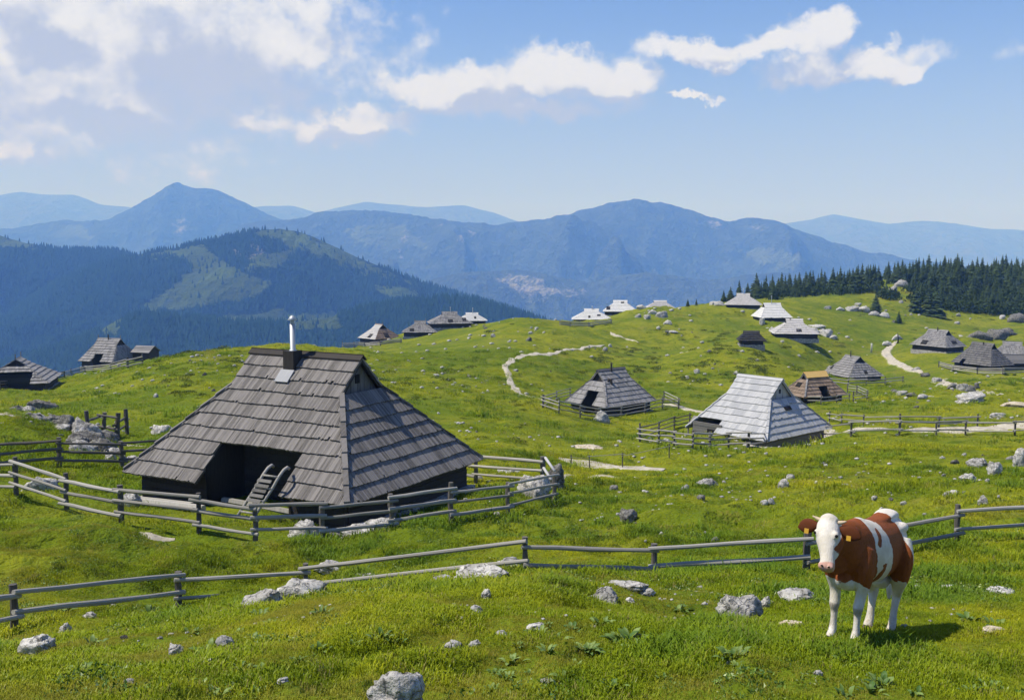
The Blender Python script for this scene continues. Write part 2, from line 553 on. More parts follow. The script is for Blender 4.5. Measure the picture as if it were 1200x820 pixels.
ny, nq = XG.shape
idx = np.arange(ny * nq).reshape(ny, nq)
FQ = np.stack([idx[:-1, :-1], idx[:-1, 1:], idx[1:, 1:], idx[1:, :-1]], -1).reshape(-1, 4)
ground = link("ground", mesh_from("ground", np.stack([XG, YG, ZG], -1), FQ, M_ground, True))
tag(ground, kind='structure')

# ------------------------------------------------------------------ haze
SKIP_HAZE = False
if not SKIP_HAZE:
    hz = MB()
    hz.box((0, 11000, -120), (44000, 28000, 2240))
    M_haze = bpy.data.materials.new("haze")
    M_haze.use_nodes = True
    nt = M_haze.node_tree
    nt.nodes.clear()
    ho = nt.nodes.new('ShaderNodeOutputMaterial')
    hv = nt.nodes.new('ShaderNodeVolumePrincipled')
    hv.inputs['Color'].default_value = (0.16, 0.36, 1.0, 1)
    hv.inputs['Density'].default_value = 1.95e-4
    hv.inputs['Absorption Color'].default_value = (1, 1, 1, 1)
    hv.inputs['Anisotropy'].default_value = 0.0
    nt.links.new(hv.outputs[0], ho.inputs['Volume'])
    tag(hz.build("haze", M_haze), kind='stuff')

# ------------------------------------------------------------------ mountains


def mountain_mat(name, forest, meadow, rock, scale):
    m, g, bs = material(name)
    geo = g.n('ShaderNodeNewGeometry')
    P = geo.outputs['Position']
    at = g.n('ShaderNodeAttribute', attribute_name='cover')
    ar = g.n('ShaderNodeAttribute', attribute_name='bare')
    n1 = g.noise(P, scale, 6, 0.65)
    n2 = g.noise(P, scale * 6, 5, 0.7)
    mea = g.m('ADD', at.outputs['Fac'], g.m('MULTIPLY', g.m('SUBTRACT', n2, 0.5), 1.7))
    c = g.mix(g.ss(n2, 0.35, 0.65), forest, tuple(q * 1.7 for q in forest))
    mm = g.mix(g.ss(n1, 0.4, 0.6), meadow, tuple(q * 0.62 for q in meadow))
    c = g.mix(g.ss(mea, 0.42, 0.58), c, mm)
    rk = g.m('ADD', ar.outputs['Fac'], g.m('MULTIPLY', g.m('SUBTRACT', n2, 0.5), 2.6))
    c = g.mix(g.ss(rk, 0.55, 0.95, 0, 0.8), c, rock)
    g.link(c, bs.inputs['Base Color'])
    bs.inputs['Roughness'].default_value = 1
    bs.inputs['Specular IOR Level'].default_value = 0
    g.link(g.bump(n2, 1.0, 0.24 / scale), bs.inputs['Normal'])
    return m


def polymask(u, v, polys, soft=12):
    """1 inside any of the outlines (world bearings written as photo pixels), fading over soft pixels."""
    out = np.zeros_like(u)
    for poly in polys:
        P = np.array(poly, float)
        inside = np.zeros(u.shape, bool)
        dist = np.full(u.shape, 1e9)
        for i in range(len(P)):
            a, b = P[i], P[(i + 1) % len(P)]
            cond = ((a[1] > v) != (b[1] > v)) & (u < (b[0] - a[0]) * (v - a[1]) / (b[1] - a[1] + 1e-9) + a[0])
            inside ^= cond
            t = np.clip(((u - a[0]) * (b[0] - a[0]) + (v - a[1]) * (b[1] - a[1])) / max(((b - a) ** 2).sum(), 1e-9), 0, 1)
            dist = np.minimum(dist, np.hypot(u - a[0] - t * (b[0] - a[0]), v - a[1] - t * (b[1] - a[1])))
        sd = np.where(inside, dist, -dist)
        out = np.maximum(out, sstep(-soft, soft, sd))
    return out


def mountain(name, crest, D, base, Wf, Wb, mat, amp, wl, seed, res=(420, 150), meadows=(), rocks=(), wob=0.04, cover_f=None, prof=1.25):
    cu = np.array([c[0] for c in crest], float)
    cv = np.array([c[1] for c in crest], float)
    nx, nyy = res
    us = np.linspace(cu[0], cu[-1], nx)
    th = np.concatenate([np.linspace(-1, 0, int(nyy * 0.7)), np.linspace(0, 1, nyy - int(nyy * 0.7) + 1)[1:]])
    U, Tt = np.meshgrid(us, th)
    X = (U - 600) / F * D
    yc = D * (1 + wob * fbm(X / (D * 0.12), X * 0 + seed, oct=3, seed=seed))
    Y = yc + np.where(Tt < 0, Tt * Wf, Tt * Wb)
    zc = (HORIZON - np.interp(U, cu, cv)) / F * yc
    zc = zc + 0.055 * amp * fbm(X / (wl * 0.22), X * 0, oct=6, seed=seed + 5, gain=0.62)
    p = 1 - np.abs(Tt) ** prof * (1.0)
    p = np.where(np.abs(Tt) > 0.6, p, p)
    nz = fbm(X / wl, Y / wl, oct=5, seed=seed + 9, ridge=True)
    edge = sstep(0.02, 0.3, np.abs(Tt)) * (1 - 0.5 * sstep(0.75, 1.0, np.abs(Tt)))
    Z = base + (zc - base) * p + amp * (nz - 0.62) * edge
    pu, pv = 600 + F * X / Y, HORIZON - F * Z / Y
    V = np.stack([X, Y, Z], -1)
    ii = np.arange(X.size).reshape(X.shape)
    Fc = np.stack([ii[:-1, :-1], ii[:-1, 1:], ii[1:, 1:], ii[1:, :-1]], -1).reshape(-1, 4)
    me = mesh_from(name, V, Fc, mat, True)
    cover = polymask(pu, pv, meadows) if len(meadows) else np.zeros_like(X)
    if cover_f is not None:
        cover = np.maximum(cover, cover_f(pu, pv, X, Y, Z, Tt, nz))
    bare = 0.75 * polymask(pu, pv, rocks, 11) if len(rocks) else np.zeros_like(X)
    for nm, arr in (('cover', cover), ('bare', bare)):
        at = me.attributes.new(nm, 'FLOAT', 'POINT')
        at.data.foreach_set('value', arr.astype(np.float32).ravel())
    o = tag(link(name, me), kind='structure')
    return o, (X, Y, Z, cover, Tt)


M_hill = mountain_mat("forested_hill_cover", (0.007, 0.020, 0.014), (0.105, 0.150, 0.036), (0.26, 0.24, 0.2), 0.004)  # cloud shade and sunlit patches are carried by the forest and meadow colours
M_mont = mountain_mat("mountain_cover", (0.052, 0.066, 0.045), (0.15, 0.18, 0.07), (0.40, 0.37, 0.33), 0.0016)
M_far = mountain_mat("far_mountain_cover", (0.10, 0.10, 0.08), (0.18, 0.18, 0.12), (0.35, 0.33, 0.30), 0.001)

vg = np.array([[-22000, 300, 0], [22000, 300, 0], [22000, 24900, 0], [-22000, 24900, 0]], float)
vg[:, 2] = -1000
valley = tag(link("valley", mesh_from("valley", vg, [(0, 1, 2, 3)], M_mont)), kind='structure')
for nm in ('cover', 'bare'):
    valley.data.attributes.new(nm, 'FLOAT', 'POINT')

hillA = mountain("forest_hill", [(-500, 250), (-250, 262), (-60, 262), (0, 273), (40, 285), (70, 291), (105, 291), (135, 293), (180, 308), (215, 328), (270, 352), (330, 385), (420, 430), (520, 470)],
                 3300, -760, 1500, 1500, M_hill, 95, 460, 21, meadows=[[(-10, 268), (60, 284), (40, 292), (-20, 285)]])
hillB = mountain("meadow_hill", [(40, 350), (120, 312), (160, 300), (215, 290), (250, 281), (290, 272), (330, 268), (350, 271), (380, 283), (420, 302), (460, 318), (500, 332), (550, 347), (600, 362), (650, 382), (720, 420)],
                 3000, -640, 1350, 1300, M_hill, 90, 420, 33,
                 meadows=[[(165, 360), (200, 338), (228, 316), (215, 300), (150, 302), (160, 297), (240, 288), (262, 305), (285, 318), (320, 330), (300, 346), (240, 358), (200, 362)],
                          [(300, 272), (340, 268), (370, 277), (440, 312), (480, 330), (420, 318), (380, 300), (340, 290)], [(250, 372), (330, 362), (360, 374), (300, 390), (255, 386)], [(430, 330), (480, 338), (500, 350), (450, 346)], [(330, 370), (400, 366), (395, 378), (345, 382)], [(300, 300), (350, 292), (330, 312), (290, 315)]],
                 rocks=[[(255, 296), (300, 284), (320, 296), (290, 306)], [(300, 318), (318, 312), (322, 322)]])
spur = mountain("forest_spur", [(-300, 470), (-60, 440), (40, 412), (100, 388), (130, 374), (165, 366), (260, 376), (340, 378), (380, 374), (420, 362), (470, 352), (520, 348), (560, 352), (600, 364), (660, 384), (720, 410)],
                2050, -560, 900, 800, M_hill, 35, 260, 47, meadows=[[(118, 372), (145, 366), (135, 392), (115, 396)], [(330, 372), (395, 366), (400, 384), (350, 388)]])
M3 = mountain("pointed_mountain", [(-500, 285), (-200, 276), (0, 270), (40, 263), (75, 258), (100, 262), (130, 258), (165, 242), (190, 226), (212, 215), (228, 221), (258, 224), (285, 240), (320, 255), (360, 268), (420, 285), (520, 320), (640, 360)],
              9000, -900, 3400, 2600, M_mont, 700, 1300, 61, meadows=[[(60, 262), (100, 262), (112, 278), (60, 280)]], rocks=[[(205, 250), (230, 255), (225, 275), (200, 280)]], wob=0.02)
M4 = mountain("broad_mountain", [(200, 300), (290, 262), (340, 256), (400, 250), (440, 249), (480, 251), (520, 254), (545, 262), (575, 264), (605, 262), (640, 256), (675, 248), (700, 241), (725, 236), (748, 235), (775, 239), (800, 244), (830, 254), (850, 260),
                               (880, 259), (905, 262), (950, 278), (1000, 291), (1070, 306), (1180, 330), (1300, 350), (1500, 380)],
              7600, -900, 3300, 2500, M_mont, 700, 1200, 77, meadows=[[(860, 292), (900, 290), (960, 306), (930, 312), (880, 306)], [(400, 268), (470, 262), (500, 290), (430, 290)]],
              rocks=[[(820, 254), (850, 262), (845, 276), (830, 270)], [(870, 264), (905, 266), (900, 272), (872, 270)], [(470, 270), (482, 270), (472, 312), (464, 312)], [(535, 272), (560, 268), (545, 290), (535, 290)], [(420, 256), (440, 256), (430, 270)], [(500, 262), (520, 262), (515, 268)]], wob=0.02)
M5 = mountain("rocky_foothill", [(380, 380), (480, 335), (530, 322), (570, 317), (605, 315), (640, 321), (690, 329), (730, 322), (755, 318), (790, 322), (830, 328), (870, 323), (910, 319), (960, 325), (1040, 350), (1200, 380)],
              5600, -860, 1700, 1500, M_mont, 300, 620, 83, rocks=[[(556, 322), (600, 318), (640, 326), (660, 345), (640, 360), (610, 352), (585, 340)], [(640, 330), (690, 336), (700, 352), (650, 350)]], wob=0.02)
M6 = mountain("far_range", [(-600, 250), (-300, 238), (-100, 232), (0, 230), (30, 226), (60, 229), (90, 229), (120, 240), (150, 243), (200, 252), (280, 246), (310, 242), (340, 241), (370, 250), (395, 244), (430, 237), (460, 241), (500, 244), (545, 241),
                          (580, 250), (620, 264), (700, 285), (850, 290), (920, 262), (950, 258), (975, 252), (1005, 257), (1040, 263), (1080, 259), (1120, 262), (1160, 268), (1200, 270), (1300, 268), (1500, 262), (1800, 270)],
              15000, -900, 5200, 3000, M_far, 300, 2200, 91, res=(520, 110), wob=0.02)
# trees of the far woods
FT_V, FT_F = [], []


def far_wood(name, grid, count, hmin, hmax, seed, tlim=0.12):
    X, Y, Z, cover, Tt = grid
    r = np.random.default_rng(seed)
    ny_, nx_ = X.shape
    fi = r.uniform(0, ny_ - 1.001, count * 3)
    fj = r.uniform(0, nx_ - 1.001, count * 3)
    i, j = fi.astype(int), fj.astype(int)
    a, b = fi - i, fj - j
    bil = lambda A_: (A_[i, j] * (1 - b) + A_[i, j + 1] * b) * (1 - a) + (A_[i + 1, j] * (1 - b) + A_[i + 1, j + 1] * b) * a
    x, y, z, c, t = bil(X), bil(Y), bil(Z), bil(cover), bil(Tt)
    clump = fbm(x / 90, y / 90, oct=3, seed=seed)
    keep = (t < tlim) & (np.abs(x / y) < 0.62) & ((c + 0.5 * clump < 0.42) | (r.random(len(x)) < 0.05))
    x, y, z = x[keep][:count], y[keep][:count], z[keep][:count]
    m = len(x)
    hgt = r.uniform(hmin, hmax, m)
    rd = hgt * r.uniform(0.2, 0.3, m)
    ph = r.uniform(0, 1.57, m)
    V = np.zeros((m, 5, 3))
    for k in range(4):
        V[:, k] = np.stack([x + rd * np.cos(ph + k * 1.5708), y + rd * np.sin(ph + k * 1.5708), z - 1], -1)
    V[:, 4] = np.stack([x, y, z + hgt], -1)
    base_ = np.arange(m)[:, None] * 5
    Fc = np.concatenate([base_ + np.array([[k, (k + 1) % 4, 4]]) for k in range(4)])
    return tag(link(name, mesh_from(name, V.reshape(-1, 3), Fc, M_wood)), kind='stuff')


M_wood, g, bs = material("far_spruce")
geo = g.n('ShaderNodeNewGeometry')
c = g.mix(geo.outputs['Random Per Island'], (0.006, 0.020, 0.014), (0.016, 0.038, 0.022))
g.link(c, bs.inputs['Base Color'])
bs.inputs['Roughness'].default_value = 1
bs.inputs['Specular IOR Level'].default_value = 0
far_wood("far_forest", hillA[1], 34000, 10, 17, 5)
far_wood("far_forest", hillB[1], 30000, 10, 17, 6)
far_wood("far_forest", spur[1], 30000, 9, 15, 7)
# ------------------------------------------------------------------ timber


def wood_mat(name, dark, light, streak=1.0, coords='Object'):
    m, g, bs = material(name)
    geo = g.n('ShaderNodeNewGeometry')
    oi = g.n('ShaderNodeObjectInfo')
    tc = g.n('ShaderNodeTexCoord')
    isl = g.m('FRACT', g.m('ADD', geo.outputs['Random Per Island'], oi.outputs['Random']))
    vec = g.v('MULTIPLY', tc.outputs['Object'], (9, 9, 9))
    n1 = g.noise(vec, 1.0, 4, 0.7)
    big = g.noise(tc.outputs['Object'], 0.45, 3, 0.6)
    sn = g.n('ShaderNodeSeparateXYZ')
    g.link(tc.outputs['Normal'], sn.inputs[0])
    side = g.m('GREATER_THAN', g.m('ABSOLUTE', sn.outputs[0]), g.m('ABSOLUTE', sn.outputs[1]))
    vm = g.n('ShaderNodeMix', data_type='VECTOR')
    g.link(side, vm.inputs[0])
    g.link(g.v('MULTIPLY', tc.outputs['Object'], (20, 1.6, 1.6)), vm.inputs[4])
    g.link(g.v('MULTIPLY', tc.outputs['Object'], (1.6, 20, 1.6)), vm.inputs[5])
    grain = g.noise(vm.outputs[1], 1.0, 3, 0.7)
    f = g.m('ADD', g.m('MULTIPLY', isl, 0.36 * streak), g.m('ADD', g.m('MULTIPLY', n1, 0.20), g.m('ADD', g.m('MULTIPLY', grain, 0.50), g.m('MULTIPLY', big, 0.30))))
    c = g.mix(g.ss(f, 0.25, 1.0), dark, light)
    g.link(c, bs.inputs['Base Color'])
    g.link(g.bump(n1, 0.35, 0.02), bs.inputs['Normal'])
    bs.inputs['Roughness'].default_value = 0.8
    return m


W_main = wood_mat("weathered_shingle", (0.052, 0.048, 0.046), (0.222, 0.206, 0.196), 1.2)
W_silver = wood_mat("silver_shingle", (0.27, 0.28, 0.30), (0.46, 0.46, 0.47))
W_white = wood_mat("bleached_shingle", (0.52, 0.52, 0.52), (0.72, 0.71, 0.70), 0.5)
W_pale = wood_mat("pale_grey_shingle", (0.36, 0.35, 0.35), (0.55, 0.53, 0.52), 0.6)
W_grey = wood_mat("grey_shingle", (0.10, 0.10, 0.105), (0.30, 0.29, 0.29))
W_dark = wood_mat("dark_shingle", (0.05, 0.05, 0.055), (0.17, 0.165, 0.165))
W_black = wood_mat("black_shingle", (0.012, 0.012, 0.014), (0.045, 0.045, 0.047))
W_brown = wood_mat("brown_shingle", (0.10, 0.075, 0.055), (0.27, 0.20, 0.15))
W_gold = wood_mat("fresh_larch", (0.60, 0.38, 0.12), (0.78, 0.52, 0.19), 0.4)
W_wall = wood_mat("near_black_timber", (0.016, 0.014, 0.013), (0.055, 0.048, 0.043))  # near-black timber tone shared by walls, boarding and ridge
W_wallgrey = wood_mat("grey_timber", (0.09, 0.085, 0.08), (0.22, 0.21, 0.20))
W_fence = wood_mat("grey_fence_timber", (0.12, 0.115, 0.105), (0.46, 0.44, 0.40), 0.7)
W_post = wood_mat("dark_fence_post", (0.055, 0.05, 0.045), (0.17, 0.155, 0.14), 0.7)
M_iron, g, bs = material("galvanised_steel")
bs.inputs['Base Color'].default_value = (0.42, 0.45, 0.48, 1)
bs.inputs['Metallic'].default_value = 0.55
bs.inputs['Roughness'].default_value = 0.5
M_dark, g, bs = material("dark_opening")
bs.inputs['Base Color'].default_value = (0.012, 0.011, 0.010, 1)


def stone_mat(name, a, b, crack=1.0):
    m, g, bs = material(name)
    tc = g.n('ShaderNodeTexCoord')
    oi = g.n('ShaderNodeObjectInfo')
    geo = g.n('ShaderNodeNewGeometry')
    P = geo.outputs['Position']
    n1 = g.noise(P, 2.2, 6, 0.72)
    n2 = g.noise(P, 9.0, 5, 0.7)
    vo = g.n('ShaderNodeTexVoronoi', feature='DISTANCE_TO_EDGE')
    g.link(g.v('ADD', P, g.v('SCALE', g.noise(P, 4, 3, 0.6, True), 0.35)), vo.inputs['Vector'])
    vo.inputs['Scale'].default_value = 3.4
    ck = g.ss(vo.outputs['Distance'], 0.0, 0.07)
    c = g.mix(g.ss(n1, 0.36, 0.62), a, b)
    c = g.mix(g.ss(n2, 0.54, 0.68, 0, 0.85), c, (0.045, 0.043, 0.04))
    c = g.mix(g.m('MULTIPLY', g.m('SUBTRACT', 1.0, ck), 0.55 * crack), c, (0.06, 0.057, 0.052))
    c = g.mix(g.ss(g.noise(P, 5.0, 4, 0.7), 0.62, 0.74, 0, 0.5), c, (0.12, 0.115, 0.035))
    g.link(c, bs.inputs['Base Color'])
    hh = g.m('ADD', n2, g.m('ADD', g.m('MULTIPLY', n1, 1.0), g.m('MULTIPLY', ck, 0.35)))
    g.link(g.bump(hh, 0.8, 0.06), bs.inputs['Normal'])
    bs.inputs['Roughness'].default_value = 0.95
    return m


M_lime = stone_mat("limestone", (0.20, 0.197, 0.19), (0.50, 0.485, 0.465))
M_limew = stone_mat("pale_limestone", (0.32, 0.31, 0.295), (0.60, 0.585, 0.555))
M_limed = stone_mat("lichened_limestone", (0.06, 0.058, 0.055), (0.24, 0.235, 0.22))
M_tan = stone_mat("sandy_scree", (0.40, 0.33, 0.24), (0.62, 0.55, 0.43), 0.3)
M_base = stone_mat("footing_stone", (0.28, 0.27, 0.26), (0.50, 0.48, 0.46))


class Roof:
    def __init__(s, a, b, r, H, k, trunc=0.0):
        s.a, s.b, s.r, s.H, s.z1 = a, b, r, H, H * k

    def wx(s, z):
        return s.a + (s.r - s.a) * min(z / s.z1, 1.0)

    def yd(s, z):
        return s.b * (1 - z / s.H)

    def lim(s, face, z):
        return s.wx(z) if face in ('front', 'back') else s.yd(z)

    def pt(s, face, t, z):
        if face == 'front':
            return Vector((t, -s.yd(z), z))
        if face == 'back':
            return Vector((-t, s.yd(z), z))
        w = s.a + (s.r - s.a) * z / s.z1
        if face == 'right':
            return Vector((w, t, z))
        return Vector((-w, -t, z))

    def normal(s, face):
        if face in ('front', 'back'):
            n = Vector((0, -s.H, s.b)).normalized()
            return n if face == 'front' else Vector((0, -n.y, n.z))
        n = Vector((s.z1, 0, s.a - s.r)).normalized()
        return n if face == 'right' else Vector((-n.x, 0, n.z))


def shingle_course(rf, mb_list, face, zb, zt, w, rnd, off=(0.10, 0.03), thick=0.09, skip=None, extra=0.0, jag=0.02, rough=0.003):
    """One row of boards; mb_list(s) returns the collector that takes the board at s."""
    nrm = rf.normal(face)
    L0, L1 = rf.lim(face, zb), rf.lim(face, zt)
    t = -max(L0, L1)
    end = max(L0, L1)
    while t < end - 0.02:
        ww = w * rnd.uniform(0.65, 1.35)
        t2 = min(t + ww, end)
        if end - t2 < w * 0.3:
            t2 = end
        gap = min(0.012, ww * 0.06)
        b0, b1 = max(t + gap, -L0), min(t2, L0)
        u0, u1 = max(t + gap, -L1), min(t2, L1)
        mid = (max(min((b0 + b1) / 2, L0), -L0))
        t = t2
        if b1 - b0 < 0.015:
            continue
        if skip and any(x0 < mid < x1 and zb < zz - 0.02 for (x0, x1, zz) in skip):
            continue
        if u1 < u0:
            u0 = u1 = (u0 + u1) / 2
        ob = off[0] * rnd.uniform(0.94, 1.06) + rnd.uniform(-rough, rough)
        zz = zb - (zt - zb) * (0.10 + extra) - rnd.uniform(0, jag) + 0.012 * math.sin(mid * 1.7 + zb * 5.1) + (rnd.uniform(0.03, 0.09) if rnd.random() < 0.03 else 0)
        lo = rf.pt(face, b0, zz), rf.pt(face, b1, zz)
        hi = rf.pt(face, u1, zt), rf.pt(face, u0, zt)
        lo = [p + nrm * ob for p in lo]
        hi = [p + nrm * off[1] for p in hi]
        q = [lo[0], lo[1], hi[0], hi[1]]
        mb_list(mid).hexa([p - nrm * thick for p in q], q)


def hut(key, label, wood, names, style='merged', n=9, w=0.17, notch=(), wall_m=None, chimney=None, detail=1, group=None, hatch=(), ridge_m=None,
        face_wood=None, faces=('front', 'back', 'left', 'right'), rough=0.003, posts_gable=True, finials=False, cat='hut', ze=EAVE, hide_gable=False):
    X, Y, Z, yaw, a, b, r, H, k = HUTS[key]
    rnd = random.Random(key)
    root = thing(names, label, cat, (X, Y, Z - ze), yaw, group)
    rf = Roof(a, b, r, H, k)
    up = Vector((0, 0, ze))
    wall_m = wall_m or W_wall
    big = H / n
    n_end = max(2, round(rf.z1 / big))
    whole = MB()
    indiv = []
    stuff = MB()
    for face in faces:
        nn, top = (n, H) if face in ('front', 'back') else (n_end, rf.z1)
        skip = [q[1:] for q in notch if q[0] == face]
        fm = (face_wood or {}).get(face)
        fmb = MB() if fm else None
        for i in range(nn):
            zb, zt = top * i / nn, top * (i + 1) / nn
            if style == 'single' and face in ('front', 'right'):
                tmp = []

                def coll(s_, tmp=tmp):
                    q = MB()
                    tmp.append(q)
                    return q
                shingle_course(rf, coll, face, zb, zt, w, rnd, skip=skip, rough=rough)
                indiv.append((face, i, tmp))
            elif style == 'course' and face != 'back':
                q = MB()
                shingle_course(rf, lambda s_, q=q: q, face, zb, zt, w, rnd, skip=skip, rough=rough)
                if q.V:
                    q.V = [tuple(Vector(p) + up) for p in q.V]
                    q.build('shingle_course', fm or wood, root)
            else:
                tgt = fmb if fm else (stuff if style != 'merged' else whole)
                shingle_course(rf, lambda s_, q=tgt: q, face, zb, zt, w, rnd, skip=skip, rough=rough, off=(0.11 if detail else 0.15, 0.03))
        if fmb and fmb.V:
            fmb.V = [tuple(Vector(p) + up) for p in fmb.V]
            fmb.build('roof_face', fm, root)
    if style == 'single':
        order = sorted(indiv, key=lambda q: (q[1], q[0] != 'front'))
        cnt = 0
        for face, i, tmp in order:
            for q in tmp:
                if cnt < 300:
                    q.V = [tuple(Vector(p) + up) for p in q.V]
                    q.build('shingle', wood, root)
                    cnt += 1
                else:
                    stuff.add(q.V, q.F)
    if stuff.V:
        stuff.V = [tuple(Vector(p) + up) for p in stuff.V]
        tag(stuff.build('roof_shingles' if style == 'single' else 'rear_shingles', wood, root), kind='stuff')
    if whole.V:
        whole.V = [tuple(Vector(p) + up) for p in whole.V]
        whole.build('roof', wood, root)
    # boarding under the shingles, left open at the notches
    dk = MB()
    for face in ('front', 'back', 'left', 'right'):
        nn, top = (n, H) if face in ('front', 'back') else (n_end, rf.z1)
        skip = [q[1:] for q in notch if q[0] == face]
        nm = rf.normal(face)
        for i in range(nn):
            zb, zt = top * i / nn, top * (i + 1) / nn
            cuts = [(-9, 9)]
            for (x0, x1, zz) in skip:
                if zb < zz - 0.02:
                    cuts = [(-9, x0 - 0.02), (x1 + 0.02, 9)]
            for (c0, c1) in cuts:
                L0, L1 = rf.lim(face, zb), rf.lim(face, zt)
                q = [rf.pt(face, max(c0, -L0), zb), rf.pt(face, min(c1, L0), zb), rf.pt(face, min(c1, L1), zt), rf.pt(face, max(c0, -L1), zt)]
                dk.hexa([p - nm * 0.07 + up for p in q], [p - nm * 0.02 + up for p in q])
    dk.build('roof_boarding', wall_m, root)
    # walls of logs under the eave
    wl = MB()

    def wp(face, t, dep, z):
        return {'front': (t, -b + dep, z), 'back': (-t, b - dep, z), 'right': (a - dep, t, z), 'left': (-a + dep, -t, z)}[face]

    def run(face, t0, t1, dep, z0, z1_, th=0.16, hgt=0.24):
        if t1 - t0 < 0.05:
            return
        z = z0
        while z < z1_ - 0.02:
            zz = min(z + hgt, z1_)
            e = rnd.uniform(-0.015, 0.02)
            p = [wp(face, t0, dep - e, z + 0.008), wp(face, t1, dep - e, z + 0.008), wp(face, t1, dep + th, z + 0.008), wp(face, t0, dep + th, z + 0.008)]
            wl.hexa(p, [(x_, y_, zz - 0.008) for (x_, y_, _) in p])
            z = zz
    dep = 0.42
    for face in ('front', 'back', 'right', 'left'):
        L = (a if face in ('front', 'back') else b) - dep - 0.02
        if face in ('right', 'left'):
            L -= 0.17
        segs = [(-L, L)]
        for q in notch:
            if q[0] == face:
                _, x0, x1, zz = q
                segs = [(-L, x0), (x1, L)]
                dd = min(2.2, zz / H * (b if face in ('front', 'back') else (a - r) / k) + 1.1)
                if key == 'C':
                    dd = -0.05
                slope = H / b if face in ('front', 'back') else rf.z1 / (a - r)
                run(face, max(x0 - 0.4, -L), min(x1 + 0.4, L), dd + 0.4, -0.7, ze + 0.6 if key == 'C' else ze + dd * slope - 0.15)
                for xs in (x0 - 0.12, x1):
                    z_in, z_out = ze + dd * slope - 0.12, ze + 0.12
                    p = [wp(face, xs, dep, -0.7), wp(face, xs + 0.12, dep, -0.7), wp(face, xs + 0.12, dd + 0.4, -0.7), wp(face, xs, dd + 0.4, -0.7)]
                    wl.hexa(p, [(p[0][0], p[0][1], z_out + dep * slope * 0.9), (p[1][0], p[1][1], z_out + dep * slope * 0.9), (p[2][0], p[2][1], z_in), (p[3][0], p[3][1], z_in)])
        for (s0, s1) in segs:
            run(face, s0, s1, dep, -0.9, ze + dep * 0.75)
    wl.build('wall', wall_m, root)
    # stone footing
    st = MB()
    for face in ('front', 'back', 'right', 'left'):
        L = (a if face in ('front', 'back') else b) - 0.15
        segs = [(-L, L)]
        for q in notch:
            if q[0] == face:
                segs = [(-L, q[1]), (q[2], L)]
        for s0, s1 in segs:
            t = s0
            while t < s1 - 0.1:
                t2 = min(t + rnd.uniform(0.4, 0.9), s1)
                zt = rnd.uniform(0.02, 0.14)
                p = [wp(face, t + 0.01, 0.20 + rnd.uniform(-.03, .03), -0.9), wp(face, t2 - 0.01, 0.20, -0.9), wp(face, t2 - 0.01, 0.40, -0.9), wp(face, t + 0.01, 0.40, -0.9)]
                st.hexa(p, [(x_, y_, zt) for (x_, y_, _) in p])
                t = t2
    st.build('stone_footing', M_base, root)
    # gables
    for sgn, fc in ((1, 'right'), (-1, 'left')):
        gm = MB()
        xg = sgn * (r - 0.28)
        yb = rf.yd(rf.z1) - 0.03
        m = max(4, int(2 * yb / 0.2)) if detail else 4
        zlo = rf.z1 + 0.05
        for i in range(m):
            y0, y1 = -yb + 2 * yb * i / m, -yb + 2 * yb * (i + 1) / m - 0.012
            zt0 = H * (1 - abs(y0) / b) - 0.10
            zt1 = H * (1 - abs(y1) / b) - 0.10
            e = rnd.uniform(-0.012, 0.012)
            z0 = zlo - 0.2
            gm.hexa([(xg + e, y0, z0 + ze), (xg + e, y1, z0 + ze), (xg + e, y1, max(zt1, z0 + .02) + ze), (xg + e, y0, max(zt0, z0 + .02) + ze)],
                    [(xg + e + sgn * 0.04, y0, z0 + ze), (xg + e + sgn * 0.04, y1, z0 + ze), (xg + e + sgn * 0.04, y1, max(zt1, z0 + .02) + ze), (xg + e + sgn * 0.04, y0, max(zt0, z0 + .02) + ze)])
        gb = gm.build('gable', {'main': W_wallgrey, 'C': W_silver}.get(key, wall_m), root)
        if detail and key in ('main', 'C') and sgn > 0:
            wn_ = MB()
            zc = H - 0.62 * (H - rf.z1)
            wn_.box((xg + 0.045, -0.02, ze + zc), (0.03, 0.26, 0.34))
            wn_.build('window', M_dark, gb)
        if detail:
            vb = MB()
            for sy in (-1, 1):
                p0, p1 = Vector((sgn * (r - 0.02), sy * 0.02, H + 0.02)), Vector((sgn * (r - 0.02), sy * (rf.yd(rf.z1) + 0.05), rf.z1 - 0.04))
                d = (p1 - p0)
                for q in range(1):
                    nn_ = Vector((0, sy * H, b)).normalized()
                    P = [p0 + nn_ * 0.02, p1 + nn_ * 0.02, p1 - nn_ * 0.14, p0 - nn_ * 0.14]
                    vb.hexa([v_ + up + Vector((-0.05 * sgn, 0, 0)) for v_ in P], [v_ + up + Vector((0.01 * sgn, 0, 0)) for v_ in P])
            vb.build('verge_board', wall_m if key == 'main' else wood, root)
    # ridge and hip caps
    rb = MB()
    nr = rf.normal('front')
    e_ = 0.10
    for sy in (-1, 1):
        p = [Vector((-r - 0.06, sy * -0.02, H + 0.16)), Vector((r + 0.06, sy * -0.02, H + 0.16)), Vector((r + 0.06, sy * 0.20, H - 0.03)), Vector((-r - 0.06, sy * 0.20, H - 0.03))]
        rb.hexa([q + up - Vector((0, 0, 0.05)) for q in p], [q + up for q in p])
    rb.build('ridge_board', ridge_m or wood, root)
